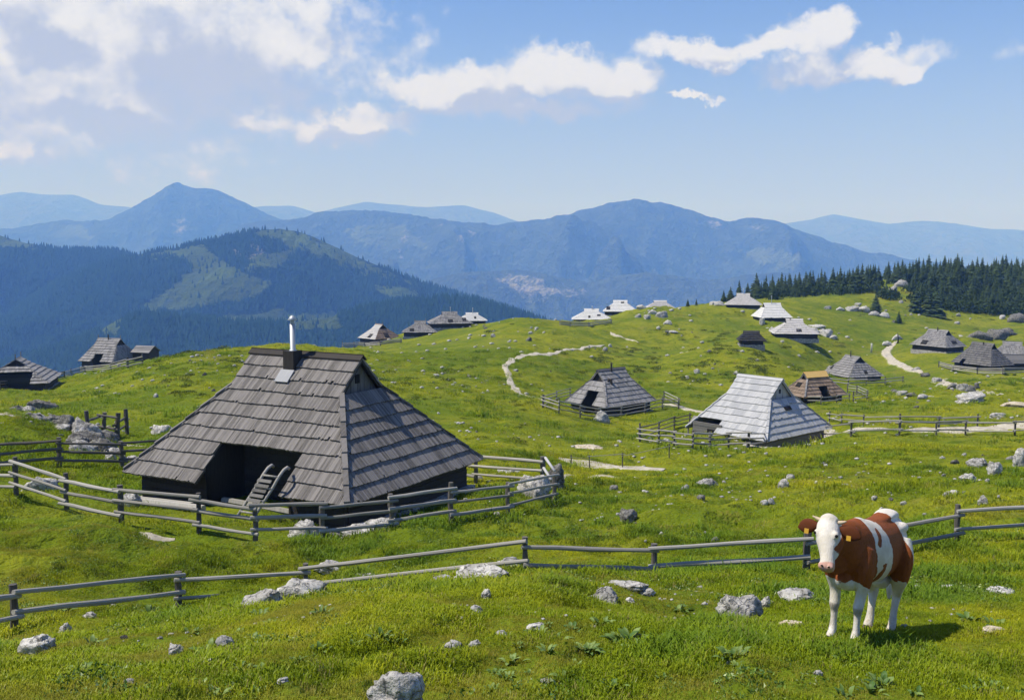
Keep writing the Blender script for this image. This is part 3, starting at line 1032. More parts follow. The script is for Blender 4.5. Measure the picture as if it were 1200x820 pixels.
    if detail:
        for (sx, sy) in ((1, -1), (-1, -1), (1, 1), (-1, 1)):
            hc = MB()
            p0 = Vector((sx * a, sy * b, 0))
            p1 = Vector((sx * r, sy * rf.yd(rf.z1), rf.z1))
            steps = n_end
            for i in range(steps):
                q0, q1 = p0.lerp(p1, i / steps - 0.01), p0.lerp(p1, (i + 1) / steps)
                side = Vector((sy, sx, 0)).normalized() if False else (p1 - p0).cross(Vector((0, 0, 1))).normalized()
                dn = Vector((0, 0, 1))
                lo = [q0 - side * 0.10 + dn * 0.11, q0 + side * 0.10 + dn * 0.11, q1 + side * 0.09 + dn * 0.06, q1 - side * 0.09 + dn * 0.06]
                hc.hexa([v_ + up for v_ in lo], [v_ + up + dn * (0.07 if j < 2 else 0.06) for j, v_ in enumerate(lo)])
            hc.build('hip_cap', wood, root)
    # roof openings: near-black slabs laid on the shingles, their shade put into colour
    for (face, t0, t1, z0, z1_) in hatch:
        hm = MB()
        nm = rf.normal(face)
        q = [rf.pt(face, t0, z0), rf.pt(face, t1, z0), rf.pt(face, t1, z1_), rf.pt(face, t0, z1_)]
        hm.hexa([p + nm * 0.06 + up for p in q], [p + nm * (0.16 if i < 2 else 0.13) + up for i, p in enumerate(q)])
        hm.build('opening_slab', M_dark, root)
    if chimney:
        kind, cx, cy, hgt = chimney
        zt = H * (1 - abs(cy) / b) + ze
        if kind == 'boxed':
            c_ = MB()
            wbx = 0.52
            c_.hexa([(cx - wbx / 2, cy - wbx / 2, zt - 0.5), (cx + wbx / 2, cy - wbx / 2, zt - 0.5), (cx + wbx / 2, cy + wbx / 2, zt - 0.2), (cx - wbx / 2, cy + wbx / 2, zt - 0.2)],
                    [(cx - wbx / 2, cy - wbx / 2, zt + 0.62), (cx + wbx / 2, cy - wbx / 2, zt + 0.62), (cx + wbx / 2, cy + wbx / 2, zt + 0.62), (cx - wbx / 2, cy + wbx / 2, zt + 0.62)])
            cb = c_.build('chimney', W_wall, root)
            p_ = MB()
            p_.tube([(cx + .02, cy, zt + 0.6), (cx + .02, cy, zt + 0.64), (cx + .02, cy, zt + 0.66), (cx + .02, cy, zt + 1.66)], [0.16, 0.14, 0.105, 0.105], 16)
            p_.build('flue_pipe', M_iron, cb, True)
            p_ = MB()
            p_.tube([(cx + .02, cy, zt + 1.60), (cx + .02, cy, zt + 1.82)], [0.085, 0.085], 12)
            p_.tube([(cx + .02, cy, zt + 1.80), (cx + .02, cy, zt + 1.82), (cx + .02, cy, zt + 1.94), (cx + .02, cy, zt + 1.99)], [0.17, 0.18, 0.09, 0.02], 16)
            p_.build('cowl', M_iron, cb, True)
            f_ = MB()
            nn_ = rf.normal('front')
            q = [rf.pt('front', cx + s_ * 0.33, zz) for (s_, zz) in ((-1, zt - ze - 0.62), (1, zt - ze - 0.62), (1, zt - ze - 0.2), (-1, zt - ze - 0.2))]
            f_.hexa([p + nn_ * 0.10 + up for p in q], [p + nn_ * 0.145 + up for p in q])
            f_.build('flashing', W_silver, cb)
        else:
            p_ = MB()
            p_.tube([(cx, cy, zt - 0.3), (cx, cy, zt + hgt * 0.55), (cx, cy, zt + hgt)], [0.10, 0.10, 0.09], 8)
            p_.tube([(cx, cy, zt + hgt + 0.02), (cx, cy, zt + hgt + 0.14)], [0.17, 0.06], 8)
            p_.build('flue_pipe', M_iron if kind == 'pipe' else W_wall, root)
    if finials:
        for sx in (-1, 1):
            f_ = MB()
            f_.tube([(sx * r * 0.98, 0, H + ze), (sx * r * 0.98, 0, H + ze + 0.75)], 0.07, 6)
            f_.build('finial', W_wallgrey, root)
    return root


G_H = "shepherds' huts of the upland village"
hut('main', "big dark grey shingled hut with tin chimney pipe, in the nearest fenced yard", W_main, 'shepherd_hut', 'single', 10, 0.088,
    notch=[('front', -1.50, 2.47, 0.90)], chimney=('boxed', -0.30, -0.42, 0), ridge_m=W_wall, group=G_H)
hut('B', "dark striped hut beside the narrow trail, door notch cut in its roof end", W_grey, 'shepherd_hut', 'course', 8, 0.2,
    notch=[('left', -0.55, 1.0, 1.32)], chimney=('wood', -0.2, -0.25, 0.9), group=G_H, ridge_m=W_dark, rough=0.012)
hutc = hut('C', "silvery grey shingled hut with tall gable, inside the paddock fence by the white track", W_silver, 'shepherd_hut', 'course', 9, 0.22,
    notch=[('front', -3.91, -1.0, 0.62)], hatch=[('right', -0.5, 0.35, 1.75, 2.05)], group=G_H, wall_m=W_wallgrey)
m_ = MB()
m_.box((-1.55, -HUTS['C'][5] + 0.33, 0.45), (0.85, 0.06, 1.7))
m_.build('door', M_dark, hutc)
hutd = hut('D', "small brown hut with fresh yellow boards along its ridge", W_grey, 'shepherd_hut', 'merged', 7, 0.22, notch=[('front', -0.55, 0.75, 0.95)],
    face_wood={'left': W_brown, 'front': W_brown}, ridge_m=W_gold, group=G_H, hatch=[('left', -0.5, 0.3, 1.0, 1.5)])
rd = Roof(*HUTS['D'][4:])
m_ = MB()
qd = [rd.pt('front', t, z) + rd.normal('front') * 0.15 + Vector((0, 0, EAVE)) for t, z in ((-rd.r, rd.H * 0.76), (rd.r, rd.H * 0.76), (rd.r, rd.H + 0.02), (-rd.r, rd.H + 0.02))]
m_.hexa(qd, [p + rd.normal('front') * 0.05 for p in qd])
m_.build('ridge_boarding', W_gold, hutd)
hut('E', "dark grey hut with black gable, behind the yellow ridged hut", W_grey, 'shepherd_hut', 'merged', 9, 0.24, chimney=('wood', -0.3, -0.3, 1.2),
    hatch=[('right', -0.2, 0.6, 0.5, 1.1), ('front', -3.0, -2.5, 0.9, 1.6)], detail=0, group=G_H)
hut('F', "grey hut with two black roof openings, standing above the stone ramp", W_grey, 'shepherd_hut', 'merged', 9, 0.24, hatch=[('front', -2.2, -0.6, 0.25, 1.2), ('right', -0.7, 0.9, 0.6, 1.4)],  # shadow over this hut is put into its roof colour by the grey shingle
    chimney=('wood', 0.0, -0.3, 0.9), detail=0, group=G_H)
hut('G', "wide dark hut with a side wing, below the hut over the stone ramp", W_dark, 'shepherd_hut', 'merged', 10, 0.24, chimney=('wood', 0.3, -0.3, 0.5), notch=[('front', -2.7, -1.6, 0.8)], detail=0, group=G_H)
hut('H', "striped grey hut at the edge of the picture, half hidden by the wide dark hut", W_grey, 'shepherd_hut', 'merged', 7, 0.26, detail=0, group=G_H)
hut('I', "pale hut with a thin chimney, highest of the white huts under the spruces", W_pale, 'shepherd_hut', 'merged', 9, 0.3, chimney=('pipe', 0.0, -0.2, 1.6), detail=0, group=G_H)
hut('J', "brilliant white roofed hut with a tall chimney, just below the pale top hut", W_white, 'shepherd_hut', 'merged', 9, 0.3, chimney=('pipe', -0.2, -0.2, 2.2), detail=0, group=G_H)
hut('K', "light grey low hut in front of the brilliant white one, on a pale stone terrace", W_pale, 'shepherd_hut', 'merged', 8, 0.3, chimney=('wood', -1.0, -0.3, 0.4), hatch=[('front', 0.0, 1.2, 0.4, 1.0)], detail=0, group=G_H)
hut('L', "small black roofed shed sunk in the slope below the white huts", W_black, 'shed', 'merged', 5, 0.3, detail=0, cat='shed', ze=0.75)
hut('M', "white roofed hut lower of the pair on the grassy crest at centre", W_white, 'shepherd_hut', 'merged', 8, 0.3, chimney=('pipe', 0.2, -0.2, 0.9), hatch=[('front', -0.9, -0.3, 0.4, 1.0), ('front', 1.6, 2.6, 0.9, 1.3)], detail=0, group=G_H)
hut('N', "white roofed hut upper of the pair on the grassy crest, black opening at its end", W_white, 'shepherd_hut', 'merged', 8, 0.3, hatch=[('front', -4.3, -3.1, 0.5, 1.5), ('front', 0.2, 1.2, 2.4, 2.9)], detail=0, group=G_H)
hut('O', "white ridged hut half sunk behind the stony knoll", W_pale, 'shepherd_hut', 'merged', 8, 0.3, ridge_m=W_white, detail=0, group=G_H)
hut('P', "brownish hut with open black gable, first of the four huts on the left crest", W_brown, 'shepherd_hut', 'merged', 9, 0.3, hatch=[('right', -0.9, 0.6, 0.2, 1.4), ('front', 0.0, 1.3, 0.2, 1.2)], finials=True, detail=0, group=G_H,
    face_wood={'front': W_pale})
hut('Q', "dark hut second along the left crest, just beyond the brownish one", W_grey, 'shepherd_hut', 'merged', 8, 0.3, hatch=[('front', -2.6, -1.4, 0.2, 0.9)], finials=True, detail=0, group=G_H)
hut('R', "long grey hut with flat topped ridge, third along the left crest", W_grey, 'shepherd_hut', 'merged', 8, 0.3, chimney=('pipe', 0.2, -0.2, 1.3), hatch=[('front', -0.8, 0.5, 0.3, 1.0), ('front', 3.0, 4.0, 0.5, 1.3)], detail=0, group=G_H)
hut('S', "whitish hut, last along the left crest, half behind the grass knoll", W_white, 'shepherd_hut', 'merged', 8, 0.3, chimney=('pipe', 0.2, -0.2, 1.5), hatch=[('front', 0.5, 1.1, 0.5, 1.1)], detail=0, group=G_H)
hut('T', "weathered hut with a boarded annex, on the far left slope edge", W_grey, 'shepherd_hut', 'merged', 9, 0.26, notch=[('front', -0.9, 1.0, 1.0)], chimney=('wood', 0.0, -0.3, 1.0), finials=True, detail=0, group=G_H)
hut('U', "hut seen end on with dark gable and striped roof, at the far left edge", W_grey, 'shepherd_hut', 'merged', 8, 0.26, notch=[('right', -2.6, 2.3, 1.1)], finials=True, detail=0, group=G_H)

# annex of hut T
X, Y, Z, yaw, a, b, r, H, k = HUTS['T']
an = thing("annex", "dark boarded lean-to annex with a shingled ridge, joined to the weathered hut at far left", "annex", (X + 6.4, Y + 1.5, Z - EAVE), yaw)
m_ = MB()
m_.box((0, 0, 0.9), (3.6, 3.2, 3.4))
m_.hexa([(-1.8, -1.6, 2.6), (1.8, -1.6, 2.6), (1.8, 1.6, 2.6), (-1.8, 1.6, 2.6)], [(-1.8, -0.02, 3.5), (1.8, -0.02, 3.5), (1.8, 0.02, 3.5), (-1.8, 0.02, 3.5)])
m_.build('wall', W_wall, an)
for sy in (-1, 1):
    m_ = MB()
    for i in range(5):
        f0, f1 = i / 5, (i + 1) / 5
        y0, y1 = sy * (1.95 * (1 - f0)), sy * (1.95 * (1 - f1))
        z0, z1_ = 2.42 + 1.2 * f0, 2.42 + 1.2 * f1
        m_.hexa([(-2.1, y0, z0 + .05), (2.1, y0, z0 + .05), (2.1, y1, z1_), (-2.1, y1, z1_)], [(-2.1, y0, z0 + 0.13), (2.1, y0, z0 + 0.13), (2.1, y1, z1_ + 0.04), (-2.1, y1, z1_ + 0.04)])
    m_.build('roof', W_grey, an)
# side wing of hut G
X, Y, Z, yaw, a, b, r, H, k = HUTS['G']
wg = thing("side_wing", "dark shingled side wing with open black front beside the wide dark hut", "annex", (X + 7.2, Y - 0.5, Z - EAVE), 0.1)
m_ = MB()
m_.box((0, 0.6, 0.3), (5.2, 2.6, 2.4))
m_.build('wall', W_wall, wg)
m_ = MB()
for i in range(5):
    f0, f1 = i / 5, (i + 1) / 5
    m_.hexa([(-2.9, -1.4 + 2.6 * f0, 1.25 + 1.7 * f0), (2.9, -1.4 + 2.6 * f0, 1.25 + 1.7 * f0), (2.7, -1.4 + 2.6 * f1, 1.25 + 1.7 * f1 - .05), (-2.7, -1.4 + 2.6 * f1, 1.25 + 1.7 * f1 - .05)],
            [(-2.9, -1.4 + 2.6 * f0, 1.35 + 1.7 * f0), (2.9, -1.4 + 2.6 * f0, 1.35 + 1.7 * f0), (2.7, -1.4 + 2.6 * f1, 1.35 + 1.7 * f1 - .05), (-2.7, -1.4 + 2.6 * f1, 1.35 + 1.7 * f1 - .05)])
m_.build('roof', W_dark, wg)
# ------------------------------------------------------------------ fences
LOGS = []
for k in range(6):
    q = MB()
    rr = random.Random(40 + k)
    V_, F_ = [], []
    for i in range(5):
        ox, oy = (rr.uniform(-.2, .2), rr.uniform(-.2, .2)) if 0 < i < 4 else (0, 0)
        rk = rr.uniform(0.88, 1.08)
        for j in range(8):
            rj = rk * rr.uniform(0.88, 1.08)
            V_.append((ox + rj * math.cos(j * math.pi / 4), oy + rj * math.sin(j * math.pi / 4), i / 4))
    for i in range(4):
        for j in range(8):
            F_.append((i * 8 + j, i * 8 + (j + 1) % 8, i * 8 + 8 + (j + 1) % 8, i * 8 + 8 + j))
    F_ += [tuple(range(7, -1, -1)), tuple(range(32, 40))]
    q.add(V_, F_)
    LOGS.append(q)
LOG_ME = {}


def log(name, parent, p0, p1, r, mat, rnd, square=False):
    """A round pole from p0 to p1 (in the parent's space); poles share mesh data."""
    k = rnd.randrange(6)
    if (k, mat.name) not in LOG_ME:
        LOG_ME[(k, mat.name)] = mesh_from("pole", LOGS[k].V, LOGS[k].F, mat, False)
    o = link(name, LOG_ME[(k, mat.name)], parent)
    d = Vector(p1) - Vector(p0)
    o.rotation_mode = 'QUATERNION'
    o.rotation_quaternion = d.to_track_quat('Z', 'Y')
    o.location = p0
    o.scale = (r, r, d.length)
    return o


def fence(label, pts, rails, post_h, rp=0.075, rr=0.052, group=None, name='log_fence', seed=1, rmat=None, pmat=None, over=0.22, gapat=(), lean=0.03, jit=0.03):
    rnd = random.Random(seed)
    rmat, pmat = rmat or W_fence, pmat or W_post
    P = [Vector(p) for p in pts]
    root = thing(name, label, 'fence', P[0], 0, group)
    for i, p in enumerate(P):
        b = p - P[0]
        hgt = post_h * rnd.uniform(0.93, 1.08)
        log('post', root, b - Vector((0, 0, 0.25)), b + Vector((rnd.uniform(-lean, lean), rnd.uniform(-lean, lean), hgt)), rp * rnd.uniform(0.9, 1.15), pmat, rnd)
    for i in range(len(P) - 1):
        if i in gapat:
            continue
        a, b = P[i] - P[0], P[i + 1] - P[0]
        d = (b - a).normalized()
        side = Vector((d.y, -d.x, 0)).normalized()
        if side.y > 0:
            side = -side
        for j, hh in enumerate(rails):
            s_ = (rp + rr * 0.8) * (1 if (i + j) % 2 == 0 else 0.75)
            dz0, dz1 = rnd.uniform(-jit, jit) + (0.045 if i % 2 else -0.045), rnd.uniform(-jit, jit) + (0.045 if i % 2 else -0.045)
            log('rail', root, a - d * over * rnd.uniform(.5, 1) + side * s_ + Vector((0, 0, hh + dz0)), b + d * over * rnd.uniform(.5, 1) + side * s_ + Vector((0, 0, hh + dz1)), rr * rnd.uniform(0.88, 1.15), rmat, rnd)
    return root


def og(*uds):
    return [on_ground(u, d) for u, d in uds]


def hp(*uvs):
    return [hit(u, v) for u, v in uvs]


fence("two rail pole fence running right across the pasture behind the cow", og((-95, 16.5), (0, 18.9), (199, 23.4), (352, 24.6), (617, 21.6), (769, 22.2), (952, 21.8), (1131, 23.5), (1330, 24.2)),
      (0.34, 0.76), 0.92, 0.072, 0.050, seed=3, over=0.13)
fence("three rail fence round the front yard of the big dark grey hut", og((-75, 38), (11, 35), (70, 33.5), (135, 32), (226, 30.8), (294, 30.3), (374, 31), (456, 32.5), (527, 34), (595, 36.5), (650, 40)),
      (0.34, 0.74, 1.10), 1.28, 0.085, 0.058, seed=5)
fence("darker three rail fence behind the yard, left of the big hut", og((-80, 43), (-10, 43.5), (64, 44), (138, 45.5), (196, 47.5)), (0.35, 0.75, 1.12), 1.3, 0.1, 0.062, seed=8, rmat=W_post)
fence("three rail fence at the back of the yard, right of the big hut", og((470, 50), (557, 45.5), (636, 43)), (0.4, 0.8, 1.2), 1.38, 0.1, 0.065, seed=9)
fence("thin low wire and stick fence beside the white track, right of the yard corner", og((670, 56), (692, 56.5), (731, 57.5), (786, 60.5)), (0.75,), 0.85, 0.035, 0.018, seed=11, jit=0.05)
fence("weathered rail fence round the dark striped hut", hp((636, 478), (655, 484), (680, 489), (701, 492), (728, 489), (756, 484), (776, 479), (795, 479), (778, 470)), (0.35, 0.75, 1.1), 1.25, 0.07, 0.055, seed=12)
fence("rail fence behind the door side of the dark striped hut", hp((637, 477.5), (652, 470), (668, 466)), (0.35, 0.75, 1.1), 1.25, 0.07, 0.05, seed=13)
fence("three rail paddock fence in front of the silvery grey hut", hp((749.5, 517.5), (772, 521), (790, 523), (812, 525.5), (832, 526), (854, 525), (877, 524.5), (899, 521), (922, 515), (945, 510)), (0.3, 0.65, 0.98), 1.15, 0.075, 0.055, seed=14)
fence("rail fence closing the paddock behind the silvery grey hut", hp((750, 517), (772, 508), (790, 502), (808, 498)), (0.35, 0.7, 1.05), 1.2, 0.07, 0.05, seed=15, rmat=W_post)
fence("two rail fence with square top rail along the white track at right", hp((960, 513), (997, 511.5), (1054, 509.5), (1097, 510), (1131, 509.5), (1189, 510.5), (1240, 511)), (0.35, 0.95), 1.02, 0.07, 0.055, seed=16)
fence("sagging rail fence on the far side of the white track", hp((972, 494), (986, 497), (1012, 499), (1054, 500.5), (1100, 501.5), (1145, 500)), (0.4, 0.8), 0.95, 0.06, 0.05, seed=17)
fence("low fence in front of the hut with the yellow ridge", hp((934, 474), (944, 473), (962, 474), (980, 472), (995, 470)), (0.4, 0.8), 1.0, 0.07, 0.06, seed=18)
fence("rail fence beside the hut with the yellow ridge, ending in a corner", hp((993, 460), (1004, 462), (1016, 468.5), (1000, 471)), (0.4, 0.75, 1.05), 1.2, 0.07, 0.055, seed=19)
fence("board fence below the dark hut with black gable", hp((972, 449), (994, 451.5), (1015, 451), (1037, 450), (1058, 447)), (0.35, 0.8), 1.1, 0.09, 0.09, seed=20)
fence("pale board fence round the weathered hut on the left slope edge", hp((67, 433), (83, 435), (100, 436), (130, 434), (150, 431), (167, 427)), (0.3, 0.65, 1.0), 1.25, 0.1, 0.09, seed=21)
fence("dark fence below the hut seen end on at the far left", hp((-30, 460), (0, 457), (25, 454), (57, 448), (76, 443)), (0.3, 0.65, 1.0), 1.1, 0.09, 0.09, seed=22, rmat=W_post)
fence("light board fence in front of the brownish hut on the left crest", hp((401, 404.5), (415, 405.5), (430, 405.5), (446, 405), (470, 402)), (0.3, 0.65, 1.0), 1.3, 0.1, 0.12, seed=23)
fence("grey board fence below the wide dark hut", hp((1100, 430), (1117, 435), (1145, 438.5), (1175, 439), (1210, 438)), (0.35, 0.75, 1.1), 1.25, 0.1, 0.12, seed=24)
fence("pale board fence of the lower white hut on the crest", hp((656, 381), (668, 382.5), (690, 383), (716, 379)), (0.3, 0.65, 1.0), 1.2, 0.1, 0.12, seed=25)
fence("rickety old fence of crossed poles left of the big hut, on the stony bank", hp((106, 513), (120, 511), (137, 514), (150, 509)), (0.5, 1.0), 1.4, 0.11, 0.07, seed=26, rmat=W_post, jit=0.25, lean=0.2)

# ------------------------------------------------------------------ rocks


def rock_mesh(seed, mat, flatness=1.0, sub=4, rough=0.22):
    rr = np.random.default_rng(seed)
    bm = bmesh.new()
    bmesh.ops.create_icosphere(bm, subdivisions=sub, radius=1.0)
    V = np.array([v.co[:] for v in bm.verts])
    n0 = V.copy()
    V *= (1 + 0.30 * fbm(n0[:, 0] * 0.9 + seed * 3.1, n0[:, 1] * 0.9, n0[:, 2] * 0.9, 2, seed))[:, None]
    for _ in range(9):
        nn = rr.normal(size=3)
        nn /= np.linalg.norm(nn)
        dcut = rr.uniform(0.45, 0.85)
        ex = V @ nn - dcut
        V -= np.where(ex > 0, ex * 0.88, 0)[:, None] * nn
    V += n0 * (0.05 * np.sign(np.sin(n0[:, 2] * 9 + n0[:, 0] * 3 + seed)))[:, None] * 0.6
    V += n0 * (rough * fbm(n0[:, 0] * 2.6 + 9, n0[:, 1] * 2.6, n0[:, 2] * 4.2, 4, seed + 3, 0.55, True))[:, None]
    V += n0 * (0.075 * fbm(n0[:, 0] * 9, n0[:, 1] * 9, n0[:, 2] * 12, 3, seed + 7, 0.6, True))[:, None]
    V /= np.abs(V).max(0)
    for v, c in zip(bm.verts, V):
        v.co = c
    me = bpy.data.meshes.new("boulder")
    bm.to_mesh(me)
    bm.free()
    me.polygons.foreach_set('use_smooth', np.ones(len(me.polygons), bool))
    me.materials.append(mat)
    return me


ROCK = {}


def rock_me(k, mat, sub=4):
    if (k, mat.name, sub) not in ROCK:
        ROCK[(k, mat.name, sub)] = rock_mesh(100 + k, mat, sub=sub)
    return ROCK[(k, mat.name, sub)]


def boulder(u, v, wpx, hpx, label, mat=None, k=None, yaw=None, tilt=(0, 0), depth=0.75, name='boulder', cat='rock', group=None, sub=4, d=None, rnd=random):
    """A stone whose visible foot is at photo pixel (u, v)."""
    p = hit(u, v) if d is None else on_ground(u, d)
    w = wpx / F * p.y
    hgt = hpx / F * p.y
    k = rnd.randrange(10) if k is None else k
    o = link(name, rock_me(k, mat or M_lime, sub))
    o.scale = (w / 2, w / 2 * depth, hgt * 0.75)
    o.location = (p.x, p.y + w / 2 * depth * 0.55, float(ground_z(p.x, p.y + w / 2 * depth * 0.5)) + hgt * 0.12)
    o.rotation_euler = (tilt[0], tilt[1], rnd.uniform(-0.5, 0.5) if yaw is None else yaw)
    return tag(o, label, cat, group)


B = boulder
B(461, 842, 76, 74, "tall pointed grey boulder cut by the bottom edge of the picture", k=1, depth=0.9)
B(712, 709, 44, 24, "dark topped boulder with a pale foot, left of centre fence post shadow", M_lime, k=2)
B(868, 728, 64, 40, "big mossy grey boulder in front of the fence, left of the cow", M_lime, k=3, depth=0.9)
B(940, 705, 54, 24, "broad grey boulder directly left of the cow's legs", M_lime, k=4)
B(897, 713, 16, 18, "small pale stone leaning on the big mossy boulder", M_limew, k=5)
B(846, 741, 14, 10, "small pale stone below the big mossy boulder", M_limew, k=6)
B(560, 680, 84, 26, "wide split boulder on the brow under the pasture fence", M_limew, k=7, depth=0.6, d=17.5)
B(520, 682, 28, 12, "flat grey stone just left of the wide split boulder", M_lime, k=8)
B(571, 702, 16, 14, "upright little stone below the wide split boulder", M_limew, k=9)
B(345, 692, 100, 40, "long pale rock ledge on the brow under the pasture fence", M_limew, k=0, depth=0.5, tilt=(0, -0.12), d=17.0)
B(292, 712, 78, 26, "low rock rib trailing down from the long pale ledge", M_limew, k=7, depth=0.4, tilt=(0, -0.3), d=16.0)
B(38, 764, 78, 28, "slanting slab of striped rock at the left edge", M_limew, k=0, depth=0.45, tilt=(0, -0.55))
B(75, 742, 19, 16, "round pale stone above the slanting slab", M_limew, k=5)
B(47, 762, 17, 12, "small pale stone below the slanting slab", M_limew, k=1)
B(105, 724, 22, 9, "flat pale stone lying under the lower rail at left", M_limew, k=2)
B(203, 766, 25, 14, "grey stone left of a pair in the left foreground", M_lime, k=3)
B(265, 758, 30, 15, "striped grey stone with flat top in the left foreground", M_lime, k=6)
B(246, 781, 34, 12, "low white stone closest to the viewer in the left foreground", M_limew, k=8)
B(221, 731, 24, 9, "flat stone by itself below the left fence post", M_limew, k=9)
B(531, 763, 32, 18, "rounded grey stone, left of the middle foreground row", M_lime, k=0)
B(557, 758, 20, 12, "small tilted stone beside the rounded grey one in the middle foreground", M_lime, k=4)
B(588, 748, 22, 9, "flat stone second from the end of the middle foreground row", M_lime, k=2)
B(626, 739, 27, 11, "pale stone at the upper end of the middle foreground row", M_limew, k=1)
B(757, 697, 28, 10, "flat pale stone under the bend of the pasture fence", M_limew, k=5)
B(740, 706, 14, 6, "tiny white stone right of the dark topped boulder", M_limew, k=6)
B(735, 690, 60, 9, "grassy rock rib behind the dark topped boulder", M_lime, k=7, depth=0.4)
B(735, 612, 26, 17, "dark round boulder alone in the mid meadow", M_limed, k=3, depth=0.9)
B(830, 572, 30, 13, "cracked pale stones in the mid meadow below the silvery hut", M_lime, k=8)
B(920, 571, 16, 12, "single grey stone in the meadow under the white track", M_lime, k=9)
B(1177, 697, 48, 14, "broad low rock at the right edge, beyond the cow", M_limew, k=0)
B(1075, 692, 20, 9, "round pale stone just right of the cow's hind legs", M_limew, k=2)
B(1112, 690, 22, 7, "flat white stone right of the round one behind the cow", M_limew, k=5)
B(1172, 741, 40, 8, "flat tan stone half buried at the right edge", M_tan, k=6, depth=0.6)
B(928, 736, 34, 12, "crumbly patch of sandy rubble below the broad boulder", M_tan, k=1, depth=0.7)
B(1150, 548, 30, 17, "jagged grey rock left of a pair on the right slope", M_lime, k=4)
B(1166, 556, 20, 18, "upright white rock beside the jagged one on the right slope", M_limew, k=3)
B(1136, 564, 24, 13, "low white rock under the jagged one on the right slope", M_limew, k=8)
B(1197, 546, 20, 26, "tall pale rock cut by the right edge above the pasture fence", M_limew, k=9)
B(1153, 590, 13, 12, "little white rock close above the pasture fence at right", M_limew, k=2)
B(1142, 472, 40, 14, "pair of sunlit white rocks fused together above the white track", M_limew, k=7)
B(1170, 490, 22, 8, "flat white slab right of the sunlit rocks", M_limew, k=1)
B(1195, 477, 40, 8, "pale sandstone block at the right edge above the track", M_tan, k=0)
B(625, 586, 46, 32, "big white limestone block inside the yard corner", M_limew, k=3, depth=0.9, d=40.3)
B(650, 556, 30, 34, "dark rugged boulder at the yard corner, with broken rails against it", M_limed, k=5, depth=0.9, d=44)
B(690, 535, 60, 6, "pale gravel bank beside the wire fence", M_tan, k=2, d=66)
B(600, 548, 40, 10, "pale stones along the inside of the back fence", M_limew, k=6, d=49)
B(145, 590, 30, 26, "squared grey stone block at the left corner of the big hut", M_lime, k=4, depth=0.9, d=37.0)
B(38, 583, 60, 26, "long white stone slab inside the fence at the far left of the yard", M_limew, k=0, depth=0.5, d=38)
B(352, 625, 44, 28, "squared pale stone at the yard fence, below the sledge", M_limew, k=9, depth=0.8, d=31.8)
B(430, 620, 90, 22, "long white stone trough along the front of the hut corner", M_limew, k=7, depth=0.4, d=33.2, yaw=0.5)
# the outcrop at left
for i, (u, v, w, hh, dd) in enumerate([(35, 497, 34, 14, 56), (58, 505, 40, 18, 54), (72, 516, 40, 26, 52.5), (88, 522, 46, 26, 51.5), (100, 535, 46, 24, 50), (112, 545, 40, 20, 49), (92, 548, 40, 14, 47.5), (80, 535, 30, 18, 49), (118, 530, 40, 20, 52),
                                      (128, 550, 26, 12, 48.5), (15, 474, 26, 14, 78), (40, 470, 40, 20, 80), (30, 482, 20, 8, 72), (96, 505, 26, 10, 56)]):
    B(u, v, w, hh, "jagged grey rock of the outcrop left of the big hut", M_limed if i % 3 else M_lime, k=i % 10, tilt=(0.2, 0.35), group="rocks of the stony bank left of the big hut", d=dd, name='rock')
B(182, 516, 32, 18, "white rock at the roof edge of the big hut, by the track", M_limew, k=3, d=58)
for i in range(34):
    t = random.Random(i * 7 + 3)
    f_ = t.random()
    B(34 + 106 * f_ + t.uniform(-16, 16), 500 + 50 * f_ + t.uniform(-12, 10), t.uniform(8, 22), t.uniform(5, 13), "small broken rock lying among the outcrop left of the big hut", t.choice([M_limed, M_lime, M_limed]), k=i % 10, tilt=(0.2, t.uniform(-.3, .5)), group="broken rocks of the stony bank left of the big hut", d=55 - 8 * f_ + t.uniform(-1, 1), name='rock', sub=3)
for (u, v, w, hh, lab) in [(600, 664, 36, 12, "grey rock at the right end of the brow, under the fence post"), (425, 680, 30, 9, "low grey rock on the brow between the ledge and the split boulder"), (445, 686, 18, 8, "small pale rock on the brow below the low grey one"),
                           (480, 700, 14, 7, "little stone in the turf under the brow at centre left"), (560, 718, 20, 10, "tan stone sitting in a hollow under the split boulder"), (498, 690, 12, 6, "tiny pale stone left of the flat grey stone on the brow"),
                           (130, 712, 14, 7, "pebble like stone near the bend of the lower rail at left"), (385, 672, 40, 16, "rounded grey rock capping the right end of the long ledge"), (265, 720, 24, 8, "thin rock blade at the low end of the ledge"),
                           (650, 684, 16, 6, "flat grey stone under the pasture fence at centre"), (1010, 745, 8, 4, "pebble between the cow's hooves"), (1060, 735, 10, 5, "small stone just behind the cow's shadow"), (820, 690, 12, 5, "small flat stone left of the mossy boulder under the fence"),
                           (150, 800, 20, 8, "pale stone at the bottom left among the leaves"), (330, 800, 16, 7, "small grey stone at the bottom, left of the tall boulder"), (640, 800, 18, 7, "low stone at the bottom, right of the tall boulder"), (960, 790, 14, 6, "small stone at the bottom below the cow")]:
    B(u, v, w, hh, lab, random.choice([M_lime, M_limew, M_lime]), depth=0.7)
